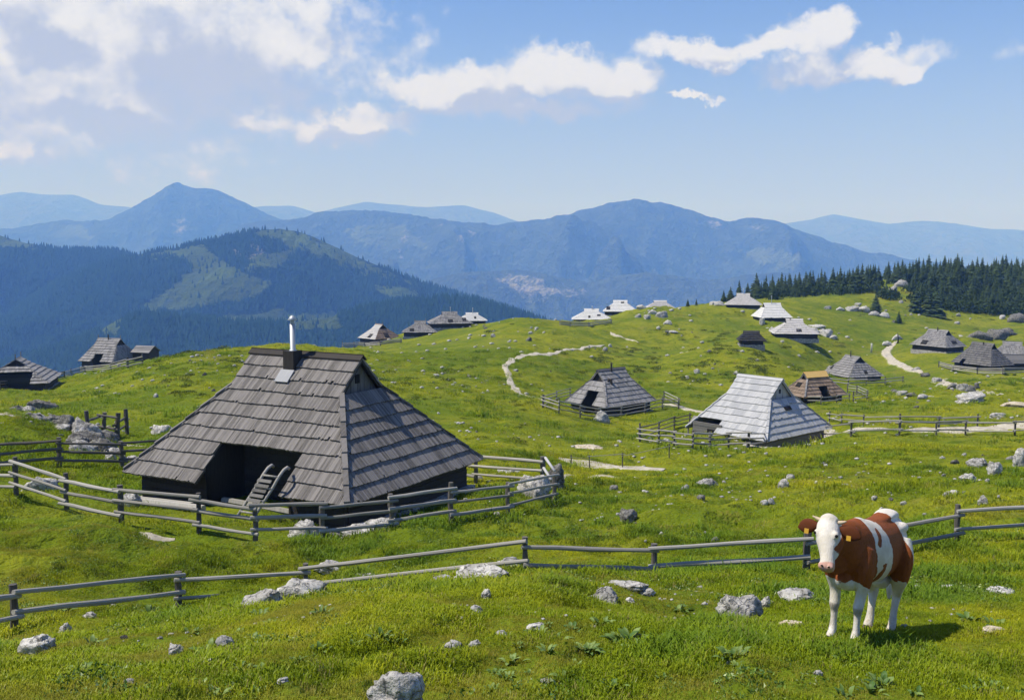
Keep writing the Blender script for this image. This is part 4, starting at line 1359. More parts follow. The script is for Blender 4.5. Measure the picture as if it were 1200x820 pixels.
# heaps near the far huts
for i, (u, v, w, hh) in enumerate([(765, 368, 20, 10), (775, 372, 24, 12), (783, 380, 16, 8), (758, 374, 14, 8), (772, 386, 8, 8), (748, 372, 12, 7), (790, 390, 22, 4),
                                   (1000, 365, 26, 10), (1014, 366, 24, 12), (1026, 370, 20, 9), (985, 364, 18, 8), (970, 362, 14, 6), (1037, 372, 20, 10), (1006, 358, 14, 5)]):
    B(u, v, w * 0.72, hh * 0.7, "pale rubble stone of the heaps near the white huts", M_lime if i % 2 else M_limew, k=i % 10, group="rubble heaps by the white huts", name='rock', sub=3)
for i, (u, v, w, hh) in enumerate([(1150, 397, 34, 12), (1170, 398, 30, 14), (1185, 392, 26, 9), (1195, 378, 26, 12), (1057, 336, 18, 9), (1047, 341, 12, 6)]):
    B(u, v, w, hh, ["dark weathered crag left of two above the far right huts", "darker crag right of two above the far right huts", "low crag by the right edge under the forest foot", "shrubby dark crag at the right edge below the wood",
                    "pale cliff showing among the spruces on the hill", "small pale cliff beside the larger one on the wooded hill"][i], M_limed if i < 4 else M_lime, k=(i * 3) % 10, sub=3, name='crag', cat='rock')
for i, (u, v, w, hh) in enumerate([(1118, 455, 16, 8), (1128, 458, 16, 10), (1138, 459, 14, 10), (1098, 448, 14, 7), (1086, 441, 14, 6), (1074, 434, 12, 5), (1146, 455, 10, 8), (1058, 463, 14, 6), (1070, 465, 16, 7), (1082, 467, 14, 6), (1048, 459, 10, 5)]):
    B(u, v, w, hh, "stone of the rough wall beside the ramp to the far right huts", M_lime if i % 2 else M_limed, k=i % 10, group="stones of the ramp wall", name='rock', sub=3)
for i, (u, v, w, hh) in enumerate([(905, 388, 10, 7), (893, 380, 8, 8), (950, 390, 24, 7), (968, 394, 22, 8), (960, 385, 26, 6), (976, 397, 14, 4), (845, 358, 16, 6), (836, 357, 10, 5), (752, 362, 14, 6), (1040, 405, 12, 5), (1052, 398, 14, 8)]):
    B(u, v, w, hh, "bleached stone of the terraces round the white huts", M_limew, k=i % 10, group="bleached stones round the white huts", name='rock', sub=3)

# countable small stones in the mid meadow, then pebbles too many to count
srnd = random.Random(77)
spots = []
for (u0, u1, v0, v1, c, where) in [(380, 620, 430, 520, 26, "on the slope behind the big dark grey hut"), (640, 740, 405, 470, 16, "above the dark striped hut"), (780, 1000, 385, 440, 26, "on the green knoll below the white huts"),
                            (880, 1200, 530, 620, 26, "between the white track and the pasture fence"), (560, 900, 560, 640, 14, "in the mid meadow right of the yard"), (1000, 1200, 350, 380, 20, "in the yellow meadow under the wood"),
                            (180, 300, 415, 500, 20, "on the bank behind the big hut's roof edge"), (0, 200, 700, 800, 6, "in the lower left foreground"), (640, 900, 690, 800, 6, "in the foreground left of the cow"),
                            (1030, 1190, 440, 480, 14, "near the foot of the stone ramp"), (560, 640, 378, 400, 10, "on the knoll by the left crest huts")]:
    for _ in range(c):
        spots.append((srnd.uniform(u0, u1), srnd.uniform(v0, v1), where))
for (u, v, where) in spots:
    s_ = srnd.choice([3, 4, 4, 5, 6, 8]) * (1.4 if v > 520 else 1)
    sm_ = srnd.choice([M_lime, M_limew, M_limed])
    B(u, v, s_, s_ * srnd.uniform(0.45, 0.75), "small %s stone in the turf %s" % ({M_lime: "grey", M_limew: "pale", M_limed: "dark"}[sm_], where), sm_, k=srnd.randrange(10), group="small stones " + where, name='small_stone', cat='stone', sub=2, rnd=srnd)
pv, pf = [], []
base_ico = rock_mesh(321, M_lime, sub=1)
bv = np.array([v.co[:] for v in base_ico.vertices])
bf = np.array([p.vertices[:] for p in base_ico.polygons])
PBV, PBF = [], []
for i in range(5200):
    d = math.exp(rng.uniform(math.log(12), math.log(330)))
    q = rng.uniform(-0.62, 0.62)
    x, y = q * d, d
    if vnoise(np.array(x / 14), np.array(y / 14), seed=31) < 0.12 + 0.30 * rng.random():
        continue
    s_ = d * rng.uniform(0.0007, 0.0026)
    PBV.append(bv * s_ * np.array([1, 1, 0.6]) + np.array([x, y, float(ground_z(x, y)) + s_ * 0.25]))
    PBF.append(bf + len(bv) * (len(PBV) - 1))
tag(link("scattered_stones", mesh_from("scattered_stones", np.concatenate(PBV), np.concatenate(PBF), M_limew)), kind='stuff')

# ------------------------------------------------------------------ tracks
M_path, g, bs = material("white_gravel_track")
geo = g.n('ShaderNodeNewGeometry')
n1 = g.noise(geo.outputs['Position'], 1.2, 5, 0.7)
n2 = g.noise(geo.outputs['Position'], 14, 3, 0.7)
c = g.mix(g.ss(n1, 0.3, 0.7), (0.30, 0.265, 0.205), (0.55, 0.505, 0.42))
c = g.mix(g.ss(n2, 0.5, 0.75, 0, 0.5), c, (0.30, 0.28, 0.23))
ed = g.n('ShaderNodeAttribute', attribute_name='verge').outputs['Fac']
gc, _f, _t = grass_color(g, geo.outputs['Position'])
c = g.mix(g.ss(g.m('ADD', ed, g.m('MULTIPLY', g.m('SUBTRACT', g.noise(geo.outputs['Position'], 2.2, 5, 0.75), 0.5), 1.5)), 0.45, 0.62), c, gc)
g.link(c, bs.inputs['Base Color'])
g.link(g.bump(n2, 0.6, 0.05), bs.inputs['Normal'])


def track(uv, width, seed, lift=0.05):
    P = [hit(u, v) for u, v in uv]
    C_ = []
    for i in range(len(P) - 1):
        p0, p1, p2, p3 = P[max(i - 1, 0)], P[i], P[i + 1], P[min(i + 2, len(P) - 1)]
        m = max(4, int((p2 - p1).length / max(0.25, 0.006 * p1.y)))
        for j in range(m):
            t = j / m
            C_.append(0.5 * ((2 * p1) + (-p0 + p2) * t + (2 * p0 - 5 * p1 + 4 * p2 - p3) * t * t + (-p0 + 3 * p1 - 3 * p2 + p3) * t ** 3))
    C_.append(P[-1])
    V, Fc = [], []
    nn = 7
    for i, p in enumerate(C_):
        t = (C_[min(i + 1, len(C_) - 1)] - C_[max(i - 1, 0)])
        sd = Vector((t.y, -t.x, 0)).normalized()
        wl = width * (0.5 + 0.28 * float(vnoise(np.array(i * 0.21), np.array(seed * 3.3))))
        wr = width * (0.5 + 0.28 * float(vnoise(np.array(i * 0.21), np.array(seed * 3.3 + 50))))
        taper = min(1, 0.25 + i / 6, 0.25 + (len(C_) - 1 - i) / 6)
        for k in range(nn):
            s_ = -wl + (wl + wr) * k / (nn - 1)
            x, y = p.x + sd.x * s_ * taper, p.y + sd.y * s_ * taper
            V.append((x, y, float(ground_z(x, y)) + lift * (1 if 0 < k < nn - 1 else -0.6) * max(1, p.y / 60)))
    for i in range(len(C_) - 1):
        for k in range(nn - 1):
            a = i * nn + k
            Fc.append((a, a + 1, a + nn + 1, a + nn))
    me = mesh_from("footpath", V, Fc, M_path, True)
    at = me.attributes.new('verge', 'FLOAT', 'POINT')
    at.data.foreach_set('value', np.tile(np.array([1.0, 0.45, 0.1, 0.12, 0.1, 0.45, 1.0], np.float32), len(C_)))
    return tag(link("footpath", me), kind='structure')


track([(708, 405), (690, 407), (655, 412), (628, 415), (606, 421), (595, 428), (594, 436), (597, 444), (601, 453), (607, 460), (620, 465), (637, 469)], 1.25, 1)
track([(716, 390), (722, 394), (735, 398), (748, 402)], 2.0, 2)
track([(776, 474), (795, 477), (812, 481), (826, 484)], 1.2, 3)
track([(655, 537), (680, 542), (710, 546), (745, 549), (778, 551)], 2.4, 4)
track([(640, 566), (665, 556), (700, 558), (748, 561)], 0.5, 14)
track([(885, 524), (912, 518), (940, 511), (965, 506), (1000, 504), (1040, 504), (1080, 504), (1130, 503), (1180, 502), (1240, 501)], 2.3, 5)
track([(-10, 487), (20, 489), (45, 492), (66, 495)], 1.2, 6)
track([(105, 517), (130, 520), (150, 523), (172, 524)], 1.2, 7)
track([(1052, 400), (1043, 407), (1038, 416), (1048, 425), (1064, 432), (1080, 438)], 2.6, 8)
track([(1098, 446), (1115, 449), (1135, 452)], 3.0, 9)
track([(1146, 458), (1160, 460), (1172, 463)], 1.2, 10)
track([(150, 622), (175, 627), (205, 632)], 0.35, 11, 0.02)

# ------------------------------------------------------------------ sledge, beams, broken rails in the yard
Cm = Vector(MAIN_C)
Ry = Matrix.Rotation(-0.513, 4, 'Z')


def main_w(x, y, z):
    return Cm + (Ry @ Vector((x, y, z)))


def main_g(x, y):
    p = main_w(x, y, 0)
    return Vector((p.x, p.y, float(ground_z(p.x, p.y))))


sp = main_g(1.75, -5.0)
sl = thing("hay_sledge", "weathered wooden hay sledge with curved runners, leaning in the door notch of the big hut", "sledge", sp, -0.513)
q = Matrix.Rotation(0, 3, 'X')
for sx in (-0.36, 0.36):
    m_ = MB()
    m_.tube([(sx + 0.0, -0.35, 0.02), (sx + 0.12, -0.05, 0.45), (sx + 0.32, 0.30, 1.0), (sx + 0.46, 0.52, 1.42), (sx + 0.50, 0.72, 1.62), (sx + 0.46, 0.95, 1.66), (sx + 0.40, 1.10, 1.58)], 0.055, 8)
    m_.build('runner', W_fence, sl, True)
for t in (0.22, 0.62, 1.02, 1.4):
    m_ = MB()
    y, xo = -0.35 + t * 0.6, t * 0.32
    m_.tube([(-0.36 + xo, y, t), (0.36 + xo, y, t)], 0.04, 7)
    m_.build('crossbar', W_fence, sl, True)
for i in range(5):
    f0, f1 = i / 5 + 0.01, i / 5 + 0.13
    m_ = MB()
    lo = [(-0.16 + 0.22 * f, -0.06 + 0.44 * f, 0.55 + 0.8 * f) for f in (f0, f1)]
    m_.hexa([lo[0], (lo[0][0] + 0.62, lo[0][1], lo[0][2]), (lo[1][0] + 0.62, lo[1][1], lo[1][2]), lo[1]],
            [(x_ + dx_, y_ - 0.03, z_ + 0.02) for (x_, y_, z_), dx_ in ((lo[0], 0), (lo[0], 0.62), (lo[1], 0.62), (lo[1], 0))])
    m_.build('slat', W_wallgrey, sl)
for i, (x0, x1, y, lab) in enumerate([(-5.0, -1.6, -4.55, "long grey timber beam lying along the front wall of the big hut"), (-4.6, -0.6, -4.95, "second timber beam lying in the grass before the big hut"),
                                      (-1.2, 2.2, -3.4, "threshold beam lying in the dark door notch of the big hut")]):
    bmr = random.Random(i)
    p0, p1 = main_g(x0, y), main_g(x1, y)
    t_ = thing("timber_beam", lab, "beam", p0)
    m_ = MB()
    d_ = p1 - p0
    m_.tube([Vector((0, 0, 0.12)), d_ * 0.5 + Vector((0, 0, 0.13)), d_ + Vector((0, 0, 0.12))], 0.13, 6)
    m_.build('beam', W_fence, t_)
for i, (u, v, d, uu, vv, lab) in enumerate([(639, 536, 42.6, 650, 552, "bleached broken rail leaning at the yard corner, the longer one"), (637, 548, 42.2, 646, 562, "bleached broken rail leaning at the yard corner, the shorter one")]):
    a, b_ = Vector(pos(u, v, d)), Vector(pos(uu, vv, d - 0.9))
    m_ = MB()
    m_.tube([(0, 0, 0), (b_ - a) * 0.5, b_ - a], 0.06, 7)
    tag(m_.build("broken_rail", W_silver, None, True, a), lab, "rail")
p = hit(1052, 402)
m_ = MB()
m_.tube([(0, 0, -0.3), (0.1, 0, 1.2), (-0.1, 0.05, 2.6)], [0.22, 0.18, 0.08], 7)
m_.tube([(0.1, 0, 1.0), (0.6, 0, 1.7)], [0.09, 0.04], 6)
tag(m_.build("carved_post", W_wall, None, True, p), "dark knobbly carved post standing beside the ramp top", "post")
p = hit(1021, 413)
m_ = MB()
m_.tube([(0, 0, -0.3), (0.05, 0, 1.5), (0, 0, 2.3)], [0.26, 0.22, 0.2], 8)
tag(m_.build("wayside_post", W_pale, None, True, p), "pale wayside post in the meadow left of the ramp", "post")
p = hit(705, 497)
o = B(705, 498, 22, 16, "whitish stump shaped stone at the fence corner of the dark striped hut", M_limew, k=2, d=p.y + 1.0)
# ------------------------------------------------------------------ spruces
M_spruce, g, bs = material("spruce_needles")
geo = g.n('ShaderNodeNewGeometry')
oi = g.n('ShaderNodeObjectInfo')
c = g.mix(geo.outputs['Random Per Island'], (0.016, 0.035, 0.011), (0.058, 0.092, 0.024))
c = g.mix(g.m('MULTIPLY', oi.outputs['Random'], 0.6), c, (0.050, 0.075, 0.022))
g.link(c, bs.inputs['Base Color'])
bs.inputs['Roughness'].default_value = 0.9
M_bark, g, bs = material("bark")
bs.inputs['Base Color'].default_value = (0.07, 0.05, 0.035, 1)


def spruce_meshes(seed):
    rr = random.Random(seed)
    V, Fc = [], []
    tiers = 15
    for i in range(tiers):
        t = i / (tiers - 1)
        zc = 0.08 + 0.90 * t
        R_ = (0.21 * (1 - t) ** 0.85 + 0.012) * rr.uniform(0.78, 1.12)
        nb = max(5, int(13 * (1 - t) + 4))
        ph = rr.uniform(0, 6.28)
        for k in range(nb):
            a = ph + k * 6.283 / nb + rr.uniform(-.2, .2)
            L = R_ * rr.uniform(0.65, 1.2)
            wdt = L * rr.uniform(0.30, 0.48) + 0.008
            z0 = zc + rr.uniform(-.015, .02)
            dz = -L * rr.uniform(0.25, 0.6)
            ca, sa = math.cos(a), math.sin(a)
            P = [(0, 0, z0 + 0.035), (L * .62, -wdt, z0 + dz * .6), (L, 0, z0 + dz), (L * .62, wdt, z0 + dz * .6), (L * .5, 0, z0 + dz * .25 + 0.022)]
            b = len(V)
            V += [(x * ca - y * sa, x * sa + y * ca, z) for x, y, z in P]
            Fc += [(b, b + 1, b + 4), (b + 1, b + 2, b + 4), (b + 2, b + 3, b + 4), (b + 3, b, b + 4)]
    b = len(V)
    V += [(0.008, 0, 0.95), (-0.004, 0.007, 0.95), (-0.004, -0.007, 0.95), (0, 0, 1.04)]
    Fc += [(b, b + 1, b + 3), (b + 1, b + 2, b + 3), (b + 2, b, b + 3)]
    cr = mesh_from("crown", V, Fc, M_spruce)
    q = MB()
    q.tube([(0, 0, -0.05), (0, 0, 0.35), (0, 0, 0.95)], [0.022, 0.016, 0.003], 6)
    return cr, mesh_from("trunk", q.V, q.F, M_bark, True)


SPR = [spruce_meshes(k) for k in range(6)]


def spruce(p, hgt, label, group, rnd, wide=1.0):
    root = thing("spruce_tree", label, "tree", p, rnd.uniform(0, 6.28), group)
    cr, tr = SPR[rnd.randrange(6)]
    sc_ = hgt * rnd.uniform(1.0, 1.75) * wide
    for nm, me in (("trunk", tr), ("crown", cr)):
        o = link(nm, me, root)
        o.scale = (sc_, sc_, hgt)
    return root


trn = random.Random(5)
WOOD = [(838, 356), (862, 347), (880, 345), (900, 341), (930, 333), (965, 326), (1000, 321), (1060, 316), (1110, 313), (1160, 315), (1215, 320), (1215, 372), (1150, 368), (1090, 360), (1050, 352), (1010, 346), (960, 346), (920, 350)]
wp_ = np.array(WOOD, float)
cnt = 0
tries = 0
while cnt < 225 and tries < 6000:
    tries += 1
    u, v = trn.uniform(880, 1215), trn.uniform(312, 370)
    if polymask(np.array([[u]]), np.array([[v]]), [WOOD], 0.5)[0, 0] < 0.5:
        continue
    if float(vnoise(np.array(u / 26.0), np.array(v / 12.0), seed=3)) < -0.28 and v > 328 and u < 1085:
        continue
    if 1036 < u < 1066 and 322 < v < 346:
        continue
    p = hit(u, v, 250)
    spruce(p, trn.choice([3.5, 4.5, 5, 6, 7, 7, 8, 9]) * (0.8 if v > 345 else 1), "dark spruce in the %s %s of the wood on the hill" % ("upper" if v < 340 else "lower", "left end" if u < 1000 else "middle" if u < 1100 else "right part"), "spruces of the wooded hill", trn)
    cnt += 1
# the skyline row and the loose trees in front of the wood
for i in range(66):
    u = 884 + i * 5.0 + trn.uniform(-2, 2)
    d_ = trn.uniform(425, 465) if u > 950 else trn.uniform(390, 425)
    spruce(on_ground(u, d_), trn.uniform(5.5, 9), "dark spruce standing on the skyline at the %s of the wooded hill" % ("left tip" if u < 960 else "left shoulder" if u < 1040 else "top" if u < 1130 else "right end"), "spruces on the hill skyline", trn)
for (u, v, hgt, lab) in [(806, 359, 2.4, "small spruce left of two on the knoll skyline"), (816, 358, 2.2, "small spruce right of two on the knoll skyline"), (848, 353, 4, "small spruce left of the pale top hut"), (856, 352, 5, "spruce just left of the pale top hut, second in line"),
                         (866, 349, 7, "spruce rising behind the pale top hut"), (876, 348, 6, "spruce right behind the pale hut's chimney"), (886, 346, 9, "tall spruce at the left tip of the wood"),
                         (1026, 368, 7, "lone dark spruce on the rubble heap below the wood"), (1053, 379, 4, "lone little spruce in the yellow meadow under the wood"), (1087, 369, 8, "spruce left of two at the foot of the wood"),
                         (1097, 371, 9, "spruce right of two at the foot of the wood"), (1073, 366, 8, "bushy spruce at the foot of the wood, left of the two")]:
    spruce(hit(u, v, 150), hgt, lab, None, trn, 1.15)


# ------------------------------------------------------------------ dwarf pine scrub on the hill (a mass nobody could count)
def leaf_clumps(points, nleaf, rx, rz, leaf, seed, mat, name):
    r = np.random.default_rng(seed)
    Vs = []
    for (x, y, z, s_) in points:
        m = nleaf
        a = r.uniform(0, 6.283, m)
        rad_ = np.sqrt(r.random(m)) * rx * s_
        h_ = (1 - (rad_ / (rx * s_)) ** 2) ** 0.5 * rz * s_ * r.uniform(0.35, 1, m)
        c_ = np.stack([x + rad_ * np.cos(a), y + rad_ * np.sin(a), z + h_], -1)
        d1 = r.normal(size=(m, 3))
        d1 /= np.linalg.norm(d1, axis=1)[:, None]
        d2 = np.cross(d1, r.normal(size=(m, 3)))
        d2 /= np.linalg.norm(d2, axis=1)[:, None]
        L = leaf * s_ * r.uniform(0.6, 1.3, m)[:, None]
        Vs.append(np.stack([c_ - d1 * L * .5, c_ + d2 * L * .4, c_ + d1 * L * .5 + np.array([0, 0, .3]) * L], 1).reshape(-1, 3))
    V = np.concatenate(Vs)
    return tag(link(name, mesh_from(name, V, np.arange(len(V)).reshape(-1, 3), mat)), kind='stuff')


M_scrub, g, bs = material("scrub_leaves")
geo = g.n('ShaderNodeNewGeometry')
c = g.mix(geo.outputs['Random Per Island'], (0.014, 0.030, 0.008), (0.045, 0.075, 0.016))
g.link(c, bs.inputs['Base Color'])
bs.inputs['Roughness'].default_value = 0.9
pp = []
tries = 0
while len(pp) < 1150 and tries < 7000:
    tries += 1
    u, v = trn.uniform(900, 1215), trn.uniform(315, 372)
    if polymask(np.array([[u]]), np.array([[v]]), [WOOD], 0.5)[0, 0] < 0.5 or (1040 < u < 1064 and 324 < v < 344):
        continue
    if float(vnoise(np.array(u / 26.0), np.array(v / 12.0), seed=3)) < -0.35 and u < 1085:
        continue
    p = hit(u, v, 250)
    pp.append((p.x, p.y, p.z - 0.2, trn.uniform(0.7, 1.6)))
leaf_clumps(pp, 90, 2.3, 2.2, 0.8, 3, M_scrub, "dwarf_pine_scrub")
# low dark heather and tussocks on the mid meadows
pp = []
for (u0, u1, v0, v1, c_) in [(180, 300, 405, 470, 90), (440, 560, 425, 470, 60), (500, 620, 470, 520, 20), (650, 760, 408, 440, 50), (760, 900, 362, 450, 150), (880, 1000, 400, 440, 60), (900, 1080, 520, 560, 60), (0, 70, 495, 550, 50), (1150, 1200, 385, 400, 20),
                            (1000, 1200, 355, 400, 50), (560, 640, 375, 390, 12), (640, 900, 560, 640, 40), (0, 400, 640, 700, 40)]:
    for _ in range(c_ * 2):
        u, v = trn.uniform(u0, u1), trn.uniform(v0, v1)
        if float(vnoise(np.array(u / 17.0), np.array(v / 8.0), seed=41)) < 0.0:
            continue
        p = hit(u, v)
        pp.append((p.x, p.y, p.z - 0.03, trn.uniform(0.35, 1.0) * min(1.0, max(0.25, p.y / 160))))
M_heath, g, bs = material("heath_leaves")
geo = g.n('ShaderNodeNewGeometry')
c = g.mix(geo.outputs['Random Per Island'], (0.040, 0.070, 0.006), (0.150, 0.175, 0.016))
g.link(c, bs.inputs['Base Color'])
leaf_clumps(pp, 110, 1.1, 0.45, 0.26, 4, M_heath, "heath_tussocks")

# ------------------------------------------------------------------ grass near the viewer
M_blade = bpy.data.materials.new("grass_blades")
M_blade.use_nodes = True
nt = M_blade.node_tree
nt.nodes.clear()
g = G(nt)
geo = g.n('ShaderNodeNewGeometry')
oi = g.n('ShaderNodeObjectInfo')
c, fine, tiny = grass_color(g, geo.outputs['Position'])
c = g.mix(1.0, c, g.mix(oi.outputs['Random'], (1.15, 1.25, 0.8), (2.9, 2.6, 1.7)), 'MULTIPLY')
c = g.mix(g.ss(g.m('FRACT', g.m('MULTIPLY', oi.outputs['Random'], 7.31)), 0.90, 0.97, 0, 0.8), c, (0.34, 0.29, 0.10))
df = g.n('ShaderNodeBsdfDiffuse')
turf = g.n('ShaderNodeAttribute', attribute_name='turf', attribute_type='INSTANCER').outputs['Vector']
lush = g.n('ShaderNodeAttribute', attribute_name='lush', attribute_type='INSTANCER').outputs['Fac']
c = g.mix(g.ss(lush, 0.1, 0.75, 0, 0.75), c, g.mix(oi.outputs['Random'], (0.045, 0.115, 0.010), (0.16, 0.28, 0.030)))
c = g.mix(g.ss(lush, -0.15, -0.6, 0, 0.6), c, (0.36, 0.31, 0.05))
upn = g.v('NORMALIZE', g.v('ADD', g.v('SCALE', geo.outputs['Normal'], 0.40), turf))
g.link(upn, df.inputs['Normal'])
tl = g.n('ShaderNodeBsdfTranslucent')
mx = g.n('ShaderNodeMixShader')
mx.inputs[0].default_value = 0.42
g.link(c, df.inputs[0])
g.link(c, tl.inputs[0])
g.link(df.outputs[0], mx.inputs[1])
g.link(tl.outputs[0], mx.inputs[2])
out = g.n('ShaderNodeOutputMaterial')
gl = g.n('ShaderNodeBsdfGlossy')
gl.inputs['Roughness'].default_value = 0.38
gl.inputs['Color'].default_value = (0.8, 0.85, 0.6, 1)
m2 = g.n('ShaderNodeMixShader')
m2.inputs[0].default_value = 0.012
g.link(mx.outputs[0], m2.inputs[1])
g.link(gl.outputs[0], m2.inputs[2])
g.link(m2.outputs[0], out.inputs[0])


def tuft_mesh(seed, n, spread, hgt, wid):
    r = random.Random(seed)
    V, Fc = [], []
    for _ in range(n):
        a, rd = r.uniform(0, 6.283), spread * math.sqrt(r.random())
        x, y = rd * math.cos(a), rd * math.sin(a)
        h_ = hgt * r.uniform(0.45, 1.2)
        la = r.uniform(0, 6.283)
        ln = h_ * r.uniform(0.3, 1.1)
        fx, fy = math.cos(la), math.sin(la)
        sx, sy = -fy * wid, fx * wid
        b = len(V)
        V += [(x - sx, y - sy, -0.02), (x + sx, y + sy, -0.02), (x + fx * ln * .35 + sx * .8, y + fy * ln * .35 + sy * .8, h_ * .6), (x + fx * ln * .35 - sx * .8, y + fy * ln * .35 - sy * .8, h_ * .6),
              (x + fx * ln, y + fy * ln, h_ * r.uniform(.8, 1.05))]
        Fc += [(b, b + 1, b + 2, b + 3), (b + 3, b + 2, b + 4)]
    return mesh_from("tuft", V, Fc, M_blade)


tc_ = bpy.data.collections.new("grass_tufts")
for k, (n_, sp_, h_, w_) in enumerate([(26, 0.17, 0.040, 0.0045), (30, 0.20, 0.050, 0.005), (22, 0.15, 0.065, 0.005), (34, 0.22, 0.036, 0.006), (18, 0.10, 0.12, 0.005)]):
    o = bpy.data.objects.new("tuft_%d" % k, tuft_mesh(k, n_, sp_, h_, w_))
    tc_.objects.link(o)
GP, GS, GI, GR, GL = [], [], [], [], []


def sow(count, d0, d1, power, smin, smax, seed, clump):
    r = np.random.default_rng(seed)
    t = r.random(count) ** power
    d = d0 + (d1 - d0) * t
    q = r.uniform(-0.66, 0.66, count)
    x, y = q * d, d
    cl = vnoise(x / 0.8, y / 0.8, seed=51) * 0.6 + vnoise(x / 2.7, y / 2.7, seed=52) * 0.6
    keep = cl > clump - 0.6 * r.random(count)
    x, y, cl = x[keep], y[keep], cl[keep]
    GP.append(np.stack([x, y, ground_z(x, y)], -1))
    GL.append(cl + 0.5 * vnoise(x / 7.0, y / 7.0, seed=53))
    GS.append(r.uniform(smin, smax, len(x)) * (0.45 + 1.05 * np.clip(cl + 0.4, 0, 1.2)))
    GI.append(np.where((cl > 0.45) & (r.random(len(x)) < 0.35), 4, r.integers(0, 4, len(x))))
    GR.append(r.uniform(0, 6.283, len(x)))


sow(44000, 7.3, 16, 0.62, 0.75, 1.25, 1, -0.35)
sow(48000, 14, 30, 0.60, 1.0, 1.7, 2, -0.2)
sow(28000, 28, 60, 0.60, 1.3, 2.2, 3, 0.05)
sow(26000, 55, 170, 0.60, 2.0, 3.6, 4, 0.15)
GP, GS, GI, GR, GL = (np.concatenate(q) for q in (GP, GS, GI, GR, GL))
dh = np.hypot(GP[:, 0] - MAIN_C[0], GP[:, 1] - MAIN_C[1])
kp = dh > 5.2
GP, GS, GI, GR, GL = GP[kp], GS[kp], GI[kp], GR[kp], GL[kp]
e_ = 0.10 + GP[:, 1] * 0.006
GN = np.stack([(ground_z(GP[:, 0] - e_, GP[:, 1]) - ground_z(GP[:, 0] + e_, GP[:, 1])) / (2 * e_), (ground_z(GP[:, 0], GP[:, 1] - e_) - ground_z(GP[:, 0], GP[:, 1] + e_)) / (2 * e_), np.ones(len(GP))], -1)
GN /= np.linalg.norm(GN, axis=1)[:, None]
gm_ = bpy.data.meshes.new("grass")
gm_.vertices.add(len(GP))
gm_.vertices.foreach_set('co', GP.astype(np.float32).ravel())
for nm, ty, arr in (('size', 'FLOAT', GS.astype(np.float32)), ('pick', 'INT', GI.astype(np.int32)), ('turn', 'FLOAT', GR.astype(np.float32)), ('lush', 'FLOAT', GL.astype(np.float32))):
    at = gm_.attributes.new(nm, ty, 'POINT')
    at.data.foreach_set('value', arr)
at = gm_.attributes.new('turf', 'FLOAT_VECTOR', 'POINT')
at.data.foreach_set('vector', GN.astype(np.float32).ravel())
grass = tag(link("grass", gm_), kind='stuff')
ng = bpy.data.node_groups.new("sow_grass", 'GeometryNodeTree')
ng.interface.new_socket("Geometry", in_out='INPUT', socket_type='NodeSocketGeometry')
ng.interface.new_socket("Geometry", in_out='OUTPUT', socket_type='NodeSocketGeometry')
q = G(ng)
gi, go = q.n('NodeGroupInput'), q.n('NodeGroupOutput')
ci = q.n('GeometryNodeCollectionInfo')
ci.inputs['Collection'].default_value = tc_
ci.inputs['Separate Children'].default_value = True
ci.inputs['Reset Children'].default_value = True
ip = q.n('GeometryNodeInstanceOnPoints')


def named(nm, ty):
    nd = q.n('GeometryNodeInputNamedAttribute', data_type=ty)
    nd.inputs['Name'].default_value = nm
    return nd.outputs[0]


q.link(gi.outputs[0], ip.inputs['Points'])
q.link(ci.outputs[0], ip.inputs['Instance'])
ip.inputs['Pick Instance'].default_value = True
q.link(named('pick', 'INT'), ip.inputs['Instance Index'])
cx = q.n('ShaderNodeCombineXYZ')
q.link(named('turn', 'FLOAT'), cx.inputs[2])
e2r = q.n('FunctionNodeEulerToRotation')
q.link(cx.outputs[0], e2r.inputs[0])
q.link(e2r.outputs[0], ip.inputs['Rotation'])
q.link(named('size', 'FLOAT'), ip.inputs['Scale'])
q.link(ip.outputs[0], go.inputs[0])
md = grass.modifiers.new("sow", 'NODES')
md.node_group = ng

# ------------------------------------------------------------------ broad-leaved weeds
M_leaf, g, bs = material("dock_leaf")
oi = g.n('ShaderNodeObjectInfo')
geo = g.n('ShaderNodeNewGeometry')
c = g.mix(oi.outputs['Random'], (0.055, 0.115, 0.018), (0.17, 0.24, 0.055))
g.link(c, bs.inputs['Base Color'])
bs.inputs['Roughness'].default_value = 0.55


def leaf_mesh(seed):
    r = random.Random(seed)
    V, Fc = [], []
    n = 6
    for i in range(n + 1):
        t = i / n
        w = 0.30 * math.sin(math.pi * min(1, t * 0.9 + 0.08)) ** 0.8 * (1 - 0.25 * t)
        if i == n:
            w = 0.0
        z = 0.55 * t - 0.62 * t * t + r.uniform(-.02, .02)
        V += [(t, -w, z + w * 0.35), (t, 0, z), (t, w, z + w * 0.35)]
    for i in range(n):
        a = i * 3
        Fc += [(a, a + 1, a + 4, a + 3), (a + 1, a + 2, a + 5, a + 4)]
    return mesh_from("leaf", V, Fc, M_leaf, True)


M_herb, g, bs = material("herb_leaves")
geo = g.n('ShaderNodeNewGeometry')
cr_ = geo.outputs['Random Per Island']
c = g.mix(g.ss(cr_, 0.0, 0.8), (0.040, 0.095, 0.010), (0.15, 0.24, 0.030))
c = g.mix(g.ss(cr_, 0.86, 0.9), c, (0.34, 0.40, 0.17))
g.link(c, bs.inputs['Base Color'])
bs.inputs['Roughness'].default_value = 0.5
pp = []
hr = random.Random(91)
while len(pp) < 900:
    d = 8.2 + 24 * hr.random() ** 0.8
    x = hr.uniform(-0.62, 0.62) * d
    if float(vnoise(np.array(x / 2.2), np.array(d / 1.6), seed=71)) < 0.10 or math.hypot(x - 3.8, d - 11) < 0.9:
        continue
    pp.append((x, d, float(ground_z(x, d)) - 0.02, hr.uniform(0.6, 1.5)))
leaf_clumps(pp, 80, 0.20, 0.10, 0.036, 8, M_herb, "meadow_herbs")
